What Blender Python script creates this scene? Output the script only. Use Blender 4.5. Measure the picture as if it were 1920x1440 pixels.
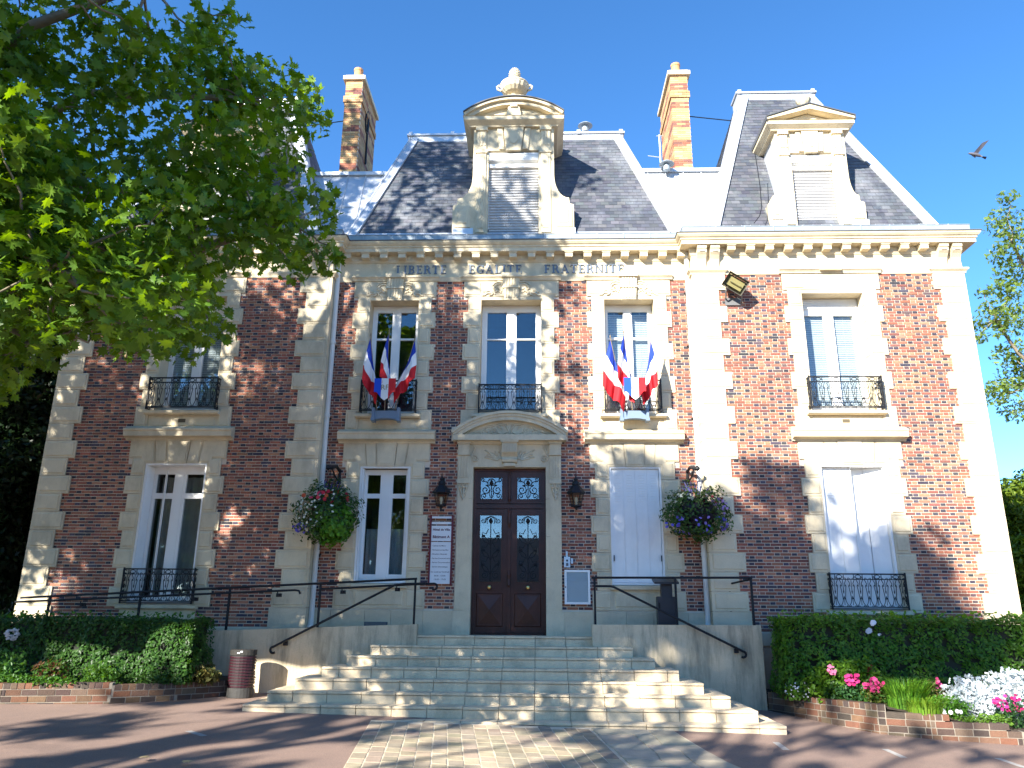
import bpy, math, random
import numpy as np
from mathutils import Vector, Matrix, noise

S = bpy.context.scene
for o in list(bpy.data.objects):
    bpy.data.objects.remove(o)
C = S.collection
R = random.Random(7)

# ------------------------------------------------------------------ camera
CAM = Vector((0.66, -16.941, 1.70))
FPX = 1460.0
yaw, pitch, roll = math.radians(-2.105), math.radians(16.474), math.radians(0.522)
fw = Vector((math.sin(yaw) * math.cos(pitch), math.cos(yaw) * math.cos(pitch), math.sin(pitch)))
rt = Vector((math.cos(yaw), -math.sin(yaw), 0))
up = rt.cross(fw)
r2 = rt * math.cos(roll) + up * math.sin(roll)
u2 = up * math.cos(roll) - rt * math.sin(roll)
cd = bpy.data.cameras.new('camera')
cam = bpy.data.objects.new('camera', cd)
C.objects.link(cam)
m3 = Matrix((r2, u2, -fw)).transposed()
cam.matrix_world = Matrix.Translation(CAM) @ m3.to_4x4()
cd.sensor_width = 36.0
cd.lens = FPX / 1920 * 36
cd.clip_end = 900
cd.clip_start = 0.05
S.camera = cam

# ------------------------------------------------------------------ sky, sun, exposure
SUN = Vector((0.66, 1.0, -0.60)).normalized()          # the way the light travels
w = bpy.data.worlds.new('World')
S.world = w
w.use_nodes = True
nt = w.node_tree
bg = nt.nodes['Background']
sky = nt.nodes.new('ShaderNodeTexSky')
sky.sky_type = 'NISHITA'
sky.sun_disc = False
sky.sun_elevation = math.asin(-SUN.z)
sky.sun_rotation = math.atan2(-SUN.x, -SUN.y)
sky.air_density = 0.75
sky.dust_density = 0.0
sky.ozone_density = 3.5
sky.altitude = 100
hsv = nt.nodes.new('ShaderNodeHueSaturation')
hsv.inputs['Saturation'].default_value = 1.18
nt.links.new(sky.outputs[0], hsv.inputs['Color'])
nt.links.new(hsv.outputs[0], bg.inputs[0])
bg.inputs[1].default_value = 0.118
sd = bpy.data.lights.new('sun', 'SUN')
sd.energy = 5.0
sd.angle = math.radians(0.53)
sd.color = (1.0, 0.94, 0.84)
sun = bpy.data.objects.new('sun', sd)
C.objects.link(sun)
sun.location = (-15, -25, 25)
sun.rotation_euler = SUN.to_track_quat('-Z', 'Y').to_euler()
S.view_settings.view_transform = 'Standard'
S.view_settings.look = 'None'
S.view_settings.gamma = 1
S.view_settings.use_curve_mapping = False
S.view_settings.exposure = 1.70
S.render.engine = 'CYCLES'
S.cycles.max_bounces = 6
S.cycles.transparent_max_bounces = 12

# ------------------------------------------------------------------ materials
def new_mat(name):
    m = bpy.data.materials.new(name)
    m.use_nodes = True
    return m, m.node_tree, m.node_tree.nodes['Principled BSDF']

def M(name, col=(.5, .5, .5), rough=.7, var=.12, vs=3.0, bump=0.0, bs=30.0, metal=0.0, spec=.4,
      attr=False, stain=None, coat=0.0, fine=0.0):
    m, t, p = new_mat(name)
    N, L = t.nodes, t.links
    tc = N.new('ShaderNodeTexCoord')
    if attr:
        src = N.new('ShaderNodeAttribute'); src.attribute_name = 'col'
        out = src.outputs['Color']
    else:
        src = N.new('ShaderNodeRGB'); src.outputs[0].default_value = (*col, 1)
        out = src.outputs[0]
    n1 = N.new('ShaderNodeTexNoise'); n1.inputs['Scale'].default_value = vs; n1.inputs['Detail'].default_value = 7
    n1.inputs['Roughness'].default_value = .65
    L.new(tc.outputs['Object'], n1.inputs['Vector'])
    mr = N.new('ShaderNodeMapRange')
    mr.inputs['From Min'].default_value = .25; mr.inputs['From Max'].default_value = .75
    mr.inputs['To Min'].default_value = 1 - var; mr.inputs['To Max'].default_value = 1 + var
    L.new(n1.outputs['Fac'], mr.inputs['Value'])
    hs = N.new('ShaderNodeHueSaturation')
    L.new(out, hs.inputs['Color']); L.new(mr.outputs[0], hs.inputs['Value'])
    out = hs.outputs[0]
    if fine:
        n3 = N.new('ShaderNodeTexNoise'); n3.inputs['Scale'].default_value = 90; n3.inputs['Detail'].default_value = 3
        L.new(tc.outputs['Object'], n3.inputs['Vector'])
        mr3 = N.new('ShaderNodeMapRange'); mr3.inputs['From Min'].default_value = .3; mr3.inputs['From Max'].default_value = .7
        mr3.inputs['To Min'].default_value = 1 - fine; mr3.inputs['To Max'].default_value = 1 + fine
        L.new(n3.outputs['Fac'], mr3.inputs['Value'])
        hs3 = N.new('ShaderNodeHueSaturation')
        L.new(out, hs3.inputs['Color']); L.new(mr3.outputs[0], hs3.inputs['Value'])
        out = hs3.outputs[0]
    if stain:
        sc, amt, ss, stretch = stain
        mp = N.new('ShaderNodeMapping'); mp.inputs['Scale'].default_value = (1, 1, stretch)
        L.new(tc.outputs['Object'], mp.inputs['Vector'])
        n2 = N.new('ShaderNodeTexNoise'); n2.inputs['Scale'].default_value = ss; n2.inputs['Detail'].default_value = 8
        n2.inputs['Roughness'].default_value = .7
        L.new(mp.outputs[0], n2.inputs['Vector'])
        cr = N.new('ShaderNodeMapRange'); cr.inputs['From Min'].default_value = .48; cr.inputs['From Max'].default_value = .72
        cr.inputs['To Max'].default_value = amt
        L.new(n2.outputs['Fac'], cr.inputs['Value'])
        mx = N.new('ShaderNodeMix'); mx.data_type = 'RGBA'
        L.new(cr.outputs[0], mx.inputs['Factor']); L.new(out, mx.inputs[6])
        mx.inputs[7].default_value = (*sc, 1)
        out = mx.outputs[2]
    L.new(out, p.inputs['Base Color'])
    p.inputs['Roughness'].default_value = rough
    p.inputs['Metallic'].default_value = metal
    p.inputs['Specular IOR Level'].default_value = spec
    if coat:
        p.inputs['Coat Weight'].default_value = coat
        p.inputs['Coat Roughness'].default_value = .15
    if bump:
        nb = N.new('ShaderNodeTexNoise'); nb.inputs['Scale'].default_value = bs; nb.inputs['Detail'].default_value = 6
        L.new(tc.outputs['Object'], nb.inputs['Vector'])
        b = N.new('ShaderNodeBump'); b.inputs['Strength'].default_value = bump; b.inputs['Distance'].default_value = .02
        L.new(nb.outputs['Fac'], b.inputs['Height']); L.new(b.outputs[0], p.inputs['Normal'])
    return m

def LEAF(name, trans=.4, rough=.45, gain=1.0):
    m, t, p = new_mat(name)
    N, L = t.nodes, t.links
    a = N.new('ShaderNodeAttribute'); a.attribute_name = 'col'
    p.inputs['Roughness'].default_value = rough
    p.inputs['Specular IOR Level'].default_value = .35
    L.new(a.outputs['Color'], p.inputs['Base Color'])
    hs = N.new('ShaderNodeHueSaturation'); hs.inputs['Hue'].default_value = .475; hs.inputs['Saturation'].default_value = 1.15
    hs.inputs['Value'].default_value = 1.7 * gain
    L.new(a.outputs['Color'], hs.inputs['Color'])
    tr = N.new('ShaderNodeBsdfTranslucent'); L.new(hs.outputs[0], tr.inputs['Color'])
    mx = N.new('ShaderNodeMixShader'); mx.inputs[0].default_value = trans
    L.new(p.outputs[0], mx.inputs[1]); L.new(tr.outputs[0], mx.inputs[2])
    L.new(mx.outputs[0], N['Material Output'].inputs[0])
    return m

def GLASS(name, ior=2.2, tint=(.86, .90, .91)):
    m, t, p = new_mat(name)
    N, L = t.nodes, t.links
    N.remove(p)
    f0 = ((ior - 1) / (ior + 1)) ** 2 * .62                  # two faces per pane
    lw = N.new('ShaderNodeLayerWeight'); lw.inputs[0].default_value = .5
    pw = N.new('ShaderNodeMath'); pw.operation = 'POWER'; pw.inputs[1].default_value = 5
    L.new(lw.outputs['Facing'], pw.inputs[0])
    fr = N.new('ShaderNodeMath'); fr.operation = 'MULTIPLY_ADD'; fr.inputs[1].default_value = 1 - f0; fr.inputs[2].default_value = f0
    L.new(pw.outputs[0], fr.inputs[0])
    tr = N.new('ShaderNodeBsdfTransparent'); tr.inputs[0].default_value = (*tint, 1)
    gl = N.new('ShaderNodeBsdfGlossy'); gl.inputs['Roughness'].default_value = .015
    mx = N.new('ShaderNodeMixShader')
    L.new(fr.outputs[0], mx.inputs[0]); L.new(tr.outputs[0], mx.inputs[1]); L.new(gl.outputs[0], mx.inputs[2])
    L.new(mx.outputs[0], N['Material Output'].inputs[0])
    return m

STONE = M('limestone', (.62, .535, .375), .85, .13, 1.6, .25, 45, stain=((.27, .235, .165), .6, 1.5, .45), fine=.06)
PLINTH = M('plinth_stone', (.57, .48, .335), .85, .14, 2.0, .3, 40, stain=((.26, .25, .22), .5, 1.5, .6), fine=.06)
BRICK = M('brick', attr=True, rough=.85, var=.16, vs=14, bump=.5, bs=60, fine=.10)
MORTAR = M('mortar', (.66, .58, .47), .95, .15, 5, .4, 80)
SLATE = M('slate', attr=True, rough=.48, var=.16, vs=4, bump=.2, bs=30, stain=((.34, .36, .38), .40, 1.1, .35), spec=.5)
ZINC = M('zinc', (.50, .53, .57), .42, .10, 1.5, .05, 20, metal=.35, stain=((.66, .68, .70), .5, 1.5, .5))
ZINCD = M('weathered_zinc_gutter', (.30, .35, .39), .5, .14, 2.5, .05, 20, metal=.3, stain=((.45, .47, .48), .5, 2.5, 1))
WHITE = M('white_paint', (.80, .80, .78), .45, .04, 4, .05, 30, stain=((.60, .58, .52), .3, 2.5, .4))
PVC = M('white_window_frame', (.82, .82, .80), .35, .02, 4)
PIPE = M('painted_downpipe', (.70, .70, .66), .45, .06, 3, stain=((.45, .40, .33), .4, 2.5, .3))
IRON = M('black_iron', (.010, .011, .014), .55, .2, 9, .1, 50, spec=.3)
WOOD = M('varnished_dark_wood', (.062, .020, .012), .42, .4, 2.2, .12, 25, spec=.3, stain=((.13, .042, .02), .6, 2.0, .25), coat=.08)
CONC = M('weathered_concrete', (.56, .47, .325), .9, .20, 1.4, .35, 35, stain=((.13, .125, .09), 1.0, 2.2, .16), fine=.12)
STEP = M('step_stone', (.70, .57, .385), .8, .16, 2.6, .25, 50, stain=((.30, .255, .175), .75, 2.2, .8), fine=.10)
SETT = M('granite_sett', attr=True, rough=.85, var=.16, vs=6, bump=.4, bs=40, fine=.1)
ASPH = M('reddish_asphalt', (.245, .168, .132), .92, .12, .8, .55, 120, fine=.28, stain=((.16, .12, .108), .45, .5, 1))
JOINT = M('sand_joint', (.60, .52, .38), .95, .15, 10, .3, 60)
ROOM = M('dark_interior', (.10, .10, .105), .9, .1)
CURT = M('net_curtain', (.50, .50, .48), .9, .1, 5)
BLIND = M('blind_slats', (.62, .63, .63), .5, .04)
GLA = GLASS('window_glass')
GLD = GLASS('door_glass', 2.7)
LANT = GLASS('lantern_glass', 1.6, (.75, .72, .62))
RENDER = M('tan_render', (.42, .31, .22), .9, .2, 2.5, .4, 40, stain=((.3, .2, .14), .5, 2, .6))
LETTER = M('blue_grey_metal_letter', (.14, .17, .21), .45, .1, 8, metal=.5)
CLOTH = M('flag_cloth', attr=True, rough=.8, var=.05, vs=6)
PAINT = M('coloured_plate', attr=True, rough=.4, var=.03)
GENERIC = M('generic_colour', attr=True, rough=.7, var=.15, vs=9, bump=.2, bs=40)
BARK = M('plane_bark', (.20, .165, .12), .9, .3, 3, .5, 20, stain=((.38, .34, .24), .6, 3.5, .4))
SOIL = M('garden_soil', (.055, .040, .028), .95, .3, 8, .8, 25)
LEAFM = LEAF('leaf')
LEAFD = LEAF('leaf_dull', .22, .6, .8)
PETAL = LEAF('petal', .3, .6, .75)
BIRDM = M('pigeon_feather', attr=True, rough=.7, var=.2, vs=30)

# ------------------------------------------------------------------ mesh building
class MB:
    def __init__(s):
        s.v, s.f, s.c, s.mi = [], [], [], []
    def add(s, vs, fs, col=None, mi=0):
        b = len(s.v)
        s.v.extend([tuple(v) for v in vs])
        for f in fs:
            s.f.append(tuple(i + b for i in f)); s.c.append(col); s.mi.append(mi)
        return s
    def box(s, x0, x1, y0, y1, z0, z1, col=None, mi=0):
        if x0 > x1: x0, x1 = x1, x0
        return s.add([(x0, y0, z0), (x1, y0, z0), (x1, y1, z0), (x0, y1, z0), (x0, y0, z1), (x1, y0, z1), (x1, y1, z1), (x0, y1, z1)],
                     [(0, 1, 5, 4), (1, 2, 6, 5), (2, 3, 7, 6), (3, 0, 4, 7), (4, 5, 6, 7), (3, 2, 1, 0)], col, mi)
    def fbox(s, x0, x1, y0, y1, z0, z1, col=None, mi=0):     # no back face
        if x0 > x1: x0, x1 = x1, x0
        return s.add([(x0, y0, z0), (x1, y0, z0), (x1, y1, z0), (x0, y1, z0), (x0, y0, z1), (x1, y0, z1), (x1, y1, z1), (x0, y1, z1)],
                     [(0, 1, 5, 4), (1, 2, 6, 5), (3, 0, 4, 7), (4, 5, 6, 7), (3, 2, 1, 0)], col, mi)
    def frustum(s, a, b, ya, yb, col=None, mi=0):            # rect a=(x0,x1,z0,z1) at ya to rect b at yb (front)
        va = [(a[0], ya, a[2]), (a[1], ya, a[2]), (a[1], ya, a[3]), (a[0], ya, a[3])]
        vb = [(b[0], yb, b[2]), (b[1], yb, b[2]), (b[1], yb, b[3]), (b[0], yb, b[3])]
        return s.add(va + vb, [(0, 1, 5, 4), (1, 2, 6, 5), (2, 3, 7, 6), (3, 0, 4, 7), (4, 5, 6, 7)], col, mi)
    def prism(s, pts, y0, y1, col=None, mi=0):               # polygon in XZ pushed along Y (y0 front)
        n = len(pts)
        a = sum(pts[i][0] * pts[(i + 1) % n][1] - pts[(i + 1) % n][0] * pts[i][1] for i in range(n))
        if a < 0: pts = pts[::-1]
        vs = [(x, y0, z) for x, z in pts] + [(x, y1, z) for x, z in pts]
        fs = [tuple(range(n)), tuple(range(2 * n - 1, n - 1, -1))]
        fs += [(i, i + n, (i + 1) % n + n, (i + 1) % n) for i in range(n)]
        return s.add(vs, fs, col, mi)
    def tube(s, path, r, n=6, closed=False, col=None, mi=0, flat=1.0):
        P = [Vector(p) for p in path]
        k = len(P)
        rr = r if isinstance(r, (list, tuple)) else [r] * k
        vs, fs = [], []
        ref = None
        for i, p in enumerate(P):
            if closed: d = P[(i + 1) % k] - P[i - 1]
            else: d = P[min(i + 1, k - 1)] - P[max(i - 1, 0)]
            if d.length < 1e-9: d = Vector((0, 0, 1))
            d.normalize()
            if ref is None:
                ref = Vector((0, 1, 0)) if abs(d.y) < .9 else Vector((1, 0, 0))
            a = d.cross(ref)
            if a.length < 1e-4: a = d.cross(Vector((1, 0, 0)))
            a.normalize(); b = a.cross(d).normalized(); ref = b
            for j in range(n):
                t = 2 * math.pi * (j + .5) / n
                vs.append(p + a * math.cos(t) * rr[i] + b * math.sin(t) * rr[i] * flat)
        m = k if closed else k - 1
        for i in range(m):
            for j in range(n):
                i2 = (i + 1) % k
                fs.append((i * n + j, i2 * n + j, i2 * n + (j + 1) % n, i * n + (j + 1) % n))
        if not closed:
            fs.append(tuple(range(n - 1, -1, -1))); fs.append(tuple((k - 1) * n + j for j in range(n)))
        return s.add(vs, fs, col, mi)
    def lathe(s, prof, cx, cy, n=16, col=None, mi=0, flute=0.0):
        vs, fs = [], []
        for i, (r, z) in enumerate(prof):
            for j in range(n):
                t = 2 * math.pi * j / n
                q = r * (1 + (flute if (j % 2) else -flute)) if flute else r
                vs.append((cx + q * math.cos(t), cy + q * math.sin(t), z))
        for i in range(len(prof) - 1):
            for j in range(n):
                fs.append((i * n + j, i * n + (j + 1) % n, (i + 1) * n + (j + 1) % n, (i + 1) * n + j))
        fs.append(tuple(range(n - 1, -1, -1))); fs.append(tuple((len(prof) - 1) * n + j for j in range(n)))
        return s.add(vs, fs, col, mi)
    def sweepx(s, prof, x0, x1, col=None, mi=0):             # YZ polygon along X
        n = len(prof)
        vs = [(x0, y, z) for y, z in prof] + [(x1, y, z) for y, z in prof]
        fs = [(i, (i + 1) % n, (i + 1) % n + n, i + n) for i in range(n)]
        fs += [tuple(range(n - 1, -1, -1)), tuple(range(n, 2 * n))]
        return s.add(vs, fs, col, mi)
    def sweep(s, path, prof, col=None, mi=0):                # plan path, profile [(projection, z)], outward = right of travel
        k, n = len(path), len(prof)
        nm = []
        for i in range(k - 1):
            dx, dy = path[i + 1][0] - path[i][0], path[i + 1][1] - path[i][1]
            l = math.hypot(dx, dy); nm.append((dy / l, -dx / l))
        vs, fs = [], []
        for i in range(k):
            a = nm[max(i - 1, 0)]; b = nm[min(i, k - 2)]
            q = 1 + a[0] * b[0] + a[1] * b[1]
            mx, my = (a[0] + b[0]) / q, (a[1] + b[1]) / q
            for p, z in prof:
                vs.append((path[i][0] + mx * p, path[i][1] + my * p, z))
        for i in range(k - 1):
            for j in range(n):
                j2 = (j + 1) % n
                fs.append((i * n + j, (i + 1) * n + j, (i + 1) * n + j2, i * n + j2))
        fs.append(tuple(range(n))); fs.append(tuple((k - 1) * n + j for j in range(n - 1, -1, -1)))
        return s.add(vs, fs, col, mi)
    def mesh(s, name, mats):
        me = bpy.data.meshes.new(name)
        me.from_pydata(s.v, [], s.f)
        if not isinstance(mats, (list, tuple)): mats = [mats]
        for m in mats: me.materials.append(m)
        if any(s.mi): me.polygons.foreach_set('material_index', s.mi)
        if any(c is not None for c in s.c):
            at = me.attributes.new('col', 'FLOAT_COLOR', 'FACE')
            arr = np.ones((len(s.f), 4), dtype=np.float32)
            for i, c in enumerate(s.c):
                if c is not None: arr[i, :3] = c
            at.data.foreach_set('color', arr.ravel())
        me.validate()
        me.update()
        return me
    def build(s, name, mats, parent=None, smooth=False):
        me = s.mesh(name, mats)
        if smooth: me.polygons.foreach_set('use_smooth', [True] * len(me.polygons))
        return link(bpy.data.objects.new(name, me), parent)

def link(o, parent=None):
    C.objects.link(o)
    if parent is not None:
        o.parent = parent
        o.matrix_parent_inverse = Matrix.Translation(-WLOC.get(parent.name, Vector()))
    WLOC[o.name] = Vector()
    return o
WLOC = {}

def thing(name, label, cat, loc=(0, 0, 0), group=None):
    o = bpy.data.objects.new(name, None)
    o.empty_display_size = .2
    C.objects.link(o); o.location = loc
    WLOC[o.name] = Vector(loc)
    return tag(o, label, cat, group)

def tag(o, label, cat, group=None, kind=None):
    if label: o['label'] = label
    if cat: o['category'] = cat
    if group: o['group'] = group
    if kind: o['kind'] = kind
    return o

def struct(o):
    o['kind'] = 'structure'; return o

def stuff(o):
    o['kind'] = 'stuff'; return o

def jit(c, a=.12, rnd=R):
    k = 1 + rnd.uniform(-a, a)
    return tuple(max(0, x * k * (1 + rnd.uniform(-a, a) * .3)) for x in c)

def lerp(a, b, t): return a + (b - a) * t

def arc(cx, cz, r, a0, a1, n, ry=None):
    ry = ry or r
    return [(cx + r * math.cos(lerp(a0, a1, i / n)), cz + ry * math.sin(lerp(a0, a1, i / n))) for i in range(n + 1)]

def spiral(cx, cz, r0, r1, a0, turns, n=14):
    return [(cx + lerp(r0, r1, i / n) * math.cos(a0 + turns * 2 * math.pi * i / n),
             cz + lerp(r0, r1, i / n) * math.sin(a0 + turns * 2 * math.pi * i / n)) for i in range(n + 1)]

def g(x, y):                                                  # the forecourt falls slightly to the front and to the right
    xx = max(-12.0, min(12.0, x)); yy = max(-8.0, min(0.0, y))
    return -.012 - .0203 * xx + .045 * (yy + 3.34)

def leafcloud(name, pts, size, cols, mat, parent, shape='oval', upbias=.5, rng=None, droop=0.0, nrm=None):
    """many leaf blades as one mesh"""
    rng = rng or np.random.default_rng(1)
    pts = np.asarray(pts, dtype=np.float64); n = len(pts)
    size = np.broadcast_to(np.asarray(size, dtype=np.float64), (n,))
    lv, lf = LSHAPE[shape]
    lv = np.array(lv)
    nz = rng.normal(size=(n, 3)); nz /= np.linalg.norm(nz, axis=1)[:, None]
    if nrm is not None: nz = nz * .55 + nrm
    nz[:, 2] += upbias
    nz /= np.linalg.norm(nz, axis=1)[:, None]
    t = rng.normal(size=(n, 3)); t[:, 2] -= droop
    t -= (t * nz).sum(1)[:, None] * nz; t /= np.linalg.norm(t, axis=1)[:, None]
    b = np.cross(nz, t)
    k = len(lv)
    V = (pts[:, None, :] + size[:, None, None] * (lv[None, :, 0:1] * b[:, None, :] + lv[None, :, 1:2] * t[:, None, :] + lv[None, :, 2:3] * nz[:, None, :]))
    V = V.reshape(-1, 3)
    nf = len(lf); fl = [len(f) for f in lf]
    idx = np.concatenate([np.array(f) for f in lf])
    loops = (np.arange(n)[:, None] * k + idx[None, :]).ravel()
    me = bpy.data.meshes.new(name)
    me.vertices.add(n * k); me.vertices.foreach_set('co', V.ravel())
    me.loops.add(len(loops)); me.loops.foreach_set('vertex_index', loops.astype(np.int32))
    tot = np.tile(np.array(fl), n); st = np.concatenate([[0], np.cumsum(tot)[:-1]])
    me.polygons.add(n * nf)
    me.polygons.foreach_set('loop_start', st.astype(np.int32))
    me.update(calc_edges=True)
    me.materials.append(mat)
    at = me.attributes.new('col', 'FLOAT_COLOR', 'FACE')
    cols = np.asarray(cols, dtype=np.float64)
    pick = cols[rng.integers(0, len(cols), n)] * rng.uniform(.75, 1.3, (n, 1))
    arr = np.ones((n * nf, 4), dtype=np.float32); arr[:, :3] = np.repeat(pick, nf, axis=0)
    at.data.foreach_set('color', arr.ravel())
    me.update()
    return link(bpy.data.objects.new(name, me), parent)

def star_leaf():
    # a five-lobed plane leaf, unit width about 1, folded a little along the midrib
    out = [(0, -.45), (.10, -.30), (.30, -.36), (.26, -.16), (.52, -.02), (.27, .08), (.36, .36), (.13, .26), (0, .60),
           (-.13, .26), (-.36, .36), (-.27, .08), (-.52, -.02), (-.26, -.16), (-.30, -.36), (-.10, -.30)]
    vs = [(x, y, -.22 * abs(x) - .10 * y * y) for x, y in out] + [(0, 0, .03)]
    c = len(out)
    return vs, [(i, (i + 1) % c, c) for i in range(c)]
LSHAPE = {
    'oval': ([(0, -.5, 0), (.26, -.1, -.07), (.18, .3, -.06), (0, .55, -.04), (-.18, .3, -.06), (-.26, -.1, -.07)], [(0, 1, 2, 3), (0, 3, 4, 5)]),
    'star': star_leaf(),
    'quad': ([(-.35, -.5, 0), (.35, -.5, 0), (.45, .4, -.1), (-.45, .4, -.1)], [(0, 1, 2, 3)]),
    'blade': ([(-.05, 0, 0), (.05, 0, 0), (.04, .6, .05), (0, 1.0, -.10), (-.04, .6, .05)], [(0, 1, 2, 4), (4, 2, 3)]),
    'disc': ([(math.cos(i * 1.0472) * .5, math.sin(i * 1.0472) * .5, .06 * (i % 2)) for i in range(6)], [(0, 1, 2, 3, 4, 5)]),
    'pinn': ([(0, -.5, 0), (.30, -.30, -.05), (.10, -.2, 0), (.34, 0, -.05), (.10, .1, 0), (.26, .32, -.05), (0, .55, 0), (-.26, .32, -.05), (-.10, .1, 0), (-.34, 0, -.05), (-.10, -.2, 0), (-.30, -.30, -.05)],
             [(0, 1, 2), (2, 3, 4), (4, 5, 6), (6, 7, 8), (8, 9, 10), (10, 11, 0), (0, 2, 4, 6, 8, 10)]),
}

# ================================================================== ground, paving, steps, ramp walls
def ground_sheet():
    xs = [-420, -80, -30, -12] + [-12 + i * 1.0 for i in range(1, 24)] + [12, 30, 80, 420]
    ys = [-420, -80, -30, -12, -8] + [-8 + i * .5 for i in range(1, 16)] + [0, 10, 30, 80, 420]
    b = MB()
    vs = [(x, y, g(x, y)) for y in ys for x in xs]
    n = len(xs)
    fs = [(j * n + i, j * n + i + 1, (j + 1) * n + i + 1, (j + 1) * n + i) for j in range(len(ys) - 1) for i in range(n - 1)]
    b.add(vs, fs)
    return struct(b.build('ground', ASPH))
ground = ground_sheet()

def poly_on_ground(b, pts, dz, thick=None, col=None, mi=0):
    n = len(pts)
    a = sum(pts[i][0] * pts[(i + 1) % n][1] - pts[(i + 1) % n][0] * pts[i][1] for i in range(n))
    if a < 0: pts = pts[::-1]
    top = [(x, y, g(x, y) + dz) for x, y in pts]
    if thick is None:
        b.add(top, [tuple(range(n))], col, mi)
    else:
        bot = [(x, y, g(x, y) + dz - thick) for x, y in pts]
        b.add(top + bot, [tuple(range(n))] + [(i, i + n, (i + 1) % n + n, (i + 1) % n) for i in range(n)], col, mi)
    return b

# --- sett path in front of the steps
def sett_left(y): return -2.07 + (-3.42 - y) * .105
def sett_right(y): return 1.44 + (-3.42 - y) * .14
def crazy_right(y): return 2.80 + (-3.4 - y) * .16 + max(0, -5.2 - y) * .12
base = MB()
prev = None
ys = [-3.36 - .4 * i for i in range(15)]
for i in range(len(ys) - 1):
    a, c = ys[i], ys[i + 1]
    poly_on_ground(base, [(sett_left(a), a), (sett_left(c), c), (crazy_right(c), c), (crazy_right(a), a)], .004)
path = struct(base.build('path', JOINT))
SETTC = [(.32, .265, .185), (.37, .30, .21), (.28, .23, .165), (.33, .265, .20), (.39, .32, .22)]
k = 0
ncol = 17
for ci in range(ncol):
    y = -3.40 - R.uniform(0, .25)
    while y > -8.6:
        ln = R.uniform(.24, .33)
        if k > 330: break
        def xx(u, yy): return lerp(sett_left(yy), sett_right(yy), u)
        u0, u1 = ci / ncol, (ci + 1) / ncol
        gp = .010
        p = [(xx(u0, y) + gp, y - gp), (xx(u0, y - ln) + gp, y - ln + gp), (xx(u1, y - ln) - gp, y - ln + gp), (xx(u1, y) - gp, y - gp)]
        p = [(q[0] + R.uniform(-.006, .006), q[1] + R.uniform(-.006, .006)) for q in p]
        if y > -7.4:
            b = MB(); poly_on_ground(b, p, .008 + R.uniform(0, .004), .02, jit(R.choice(SETTC), .15))
            b.build('sett', SETT, path); k += 1
        y -= ln
# --- irregular flagstones on the right edge of the path
rows = 9
edges = []
for j in range(rows + 1):
    y = -3.42 - j * .52
    edges.append([(lerp(sett_right(y) + .03, crazy_right(y) - .02, u) + (R.uniform(-.12, .12) if 0 < u < 1 else 0), y + R.uniform(-.13, .13) * (0 < j)) for u in (0, .36, .70, 1)])
for j in range(rows):
    for i in range(3):
        q = [edges[j][i], edges[j + 1][i], edges[j + 1][i + 1], edges[j][i + 1]]
        cx = sum(a[0] for a in q) / 4; cy = sum(a[1] for a in q) / 4
        q = [(lerp(a[0], cx, .035), lerp(a[1], cy, .035)) for a in q]
        b = MB(); poly_on_ground(b, q, .012 + R.uniform(0, .006), .02, jit((.43, .37, .27), .12))
        b.build('flagstone', SETT, path)
# --- painted bay marks
LINE = M('worn_road_paint', (.36, .345, .32), .8, .2, 12, stain=((.22, .17, .15), .8, 7, 1))
for n_, (p0, p1, wd, lb) in enumerate([((4.23, -3.96), (4.22, -4.52), .10, 'short white painted dash on asphalt nearest the steps, right side'),
                          ((5.76, -4.18), (5.79, -4.74), .10, 'short white painted dash on asphalt before the stepped planter wall'),
                          ((7.18, -4.54), (7.24, -5.10), .10, 'short white painted dash at the right edge of the forecourt'),
                          ((-4.49, -4.73), (-4.12, -5.03), .10, 'slanting white painted dash on asphalt left of the path')]):
    d = (p1[0] - p0[0], p1[1] - p0[1]); l = math.hypot(*d); nx, ny = -d[1] / l * wd / 2, d[0] / l * wd / 2
    b = MB(); poly_on_ground(b, [(p0[0] + nx, p0[1] + ny), (p1[0] + nx, p1[1] + ny), (p1[0] - nx, p1[1] - ny), (p0[0] - nx, p0[1] - ny)], .004)
    tag(struct(b.build('road_marking', LINE)), lb, None)

# --- the flight of steps
LAND = 1.285
stairs = thing('entrance_steps', 'broad pale stone steps wrapping forward from the entrance door', 'steps', (-.09, -2, 0))
core = MB()
XL = [-2.27, -2.63, -2.99, -3.35, -3.72, -4.08, -4.36, -4.52]
XR = [2.09, 2.45, 2.81, 3.18, 3.54, 3.91, 4.26, 4.60]
for s_ in range(8):
    zt = LAND - .18 * s_
    yf = -.75 - .37 * s_
    xl, xr = XL[s_], XR[s_]
    dp = .42
    core.box(xl + .05, xr - .05, yf + .05, -.66 + s_ * .003, zt - .30, zt - .012 - s_ * .001)
    def block(x0, x1, y0, y1, front=True):
        b = MB(); e = .006
        dz = R.uniform(-.004, .003)
        b.box(x0 + e, x1 - e, y0 + e, y1 - e, zt - .036 + dz, zt + dz)
        i_ = .020
        b.box(x0 + (e if front else i_), x1 - (e if front else i_), y0 + i_, y1 - e, zt - .22, zt - .050 + dz)
        b.build('step_block', STEP, stairs)
    cuts = [xl] + [q for q in [-.03 + .6 * i for i in range(-9, 10)] if xl + .13 < q < xr - .13] + [xr]
    for i in range(len(cuts) - 1):
        block(cuts[i], cuts[i + 1], yf, yf + dp)
    if s_ > 0:
        y = yf + dp
        while y < -.9:
            y1 = min(y + .6, -.88)
            block(xl, xl + .42, y, y1, False); block(xr - .42, xr, y, y1, False)
            y = y1
    else:
        b = MB(); b.box(xl + .01, xr - .01, yf + dp + .003, -.03, zt - .06, zt - .002); b.build('landing_slab', STEP, stairs)
core.build('step_core', CONC, stairs)

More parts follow.
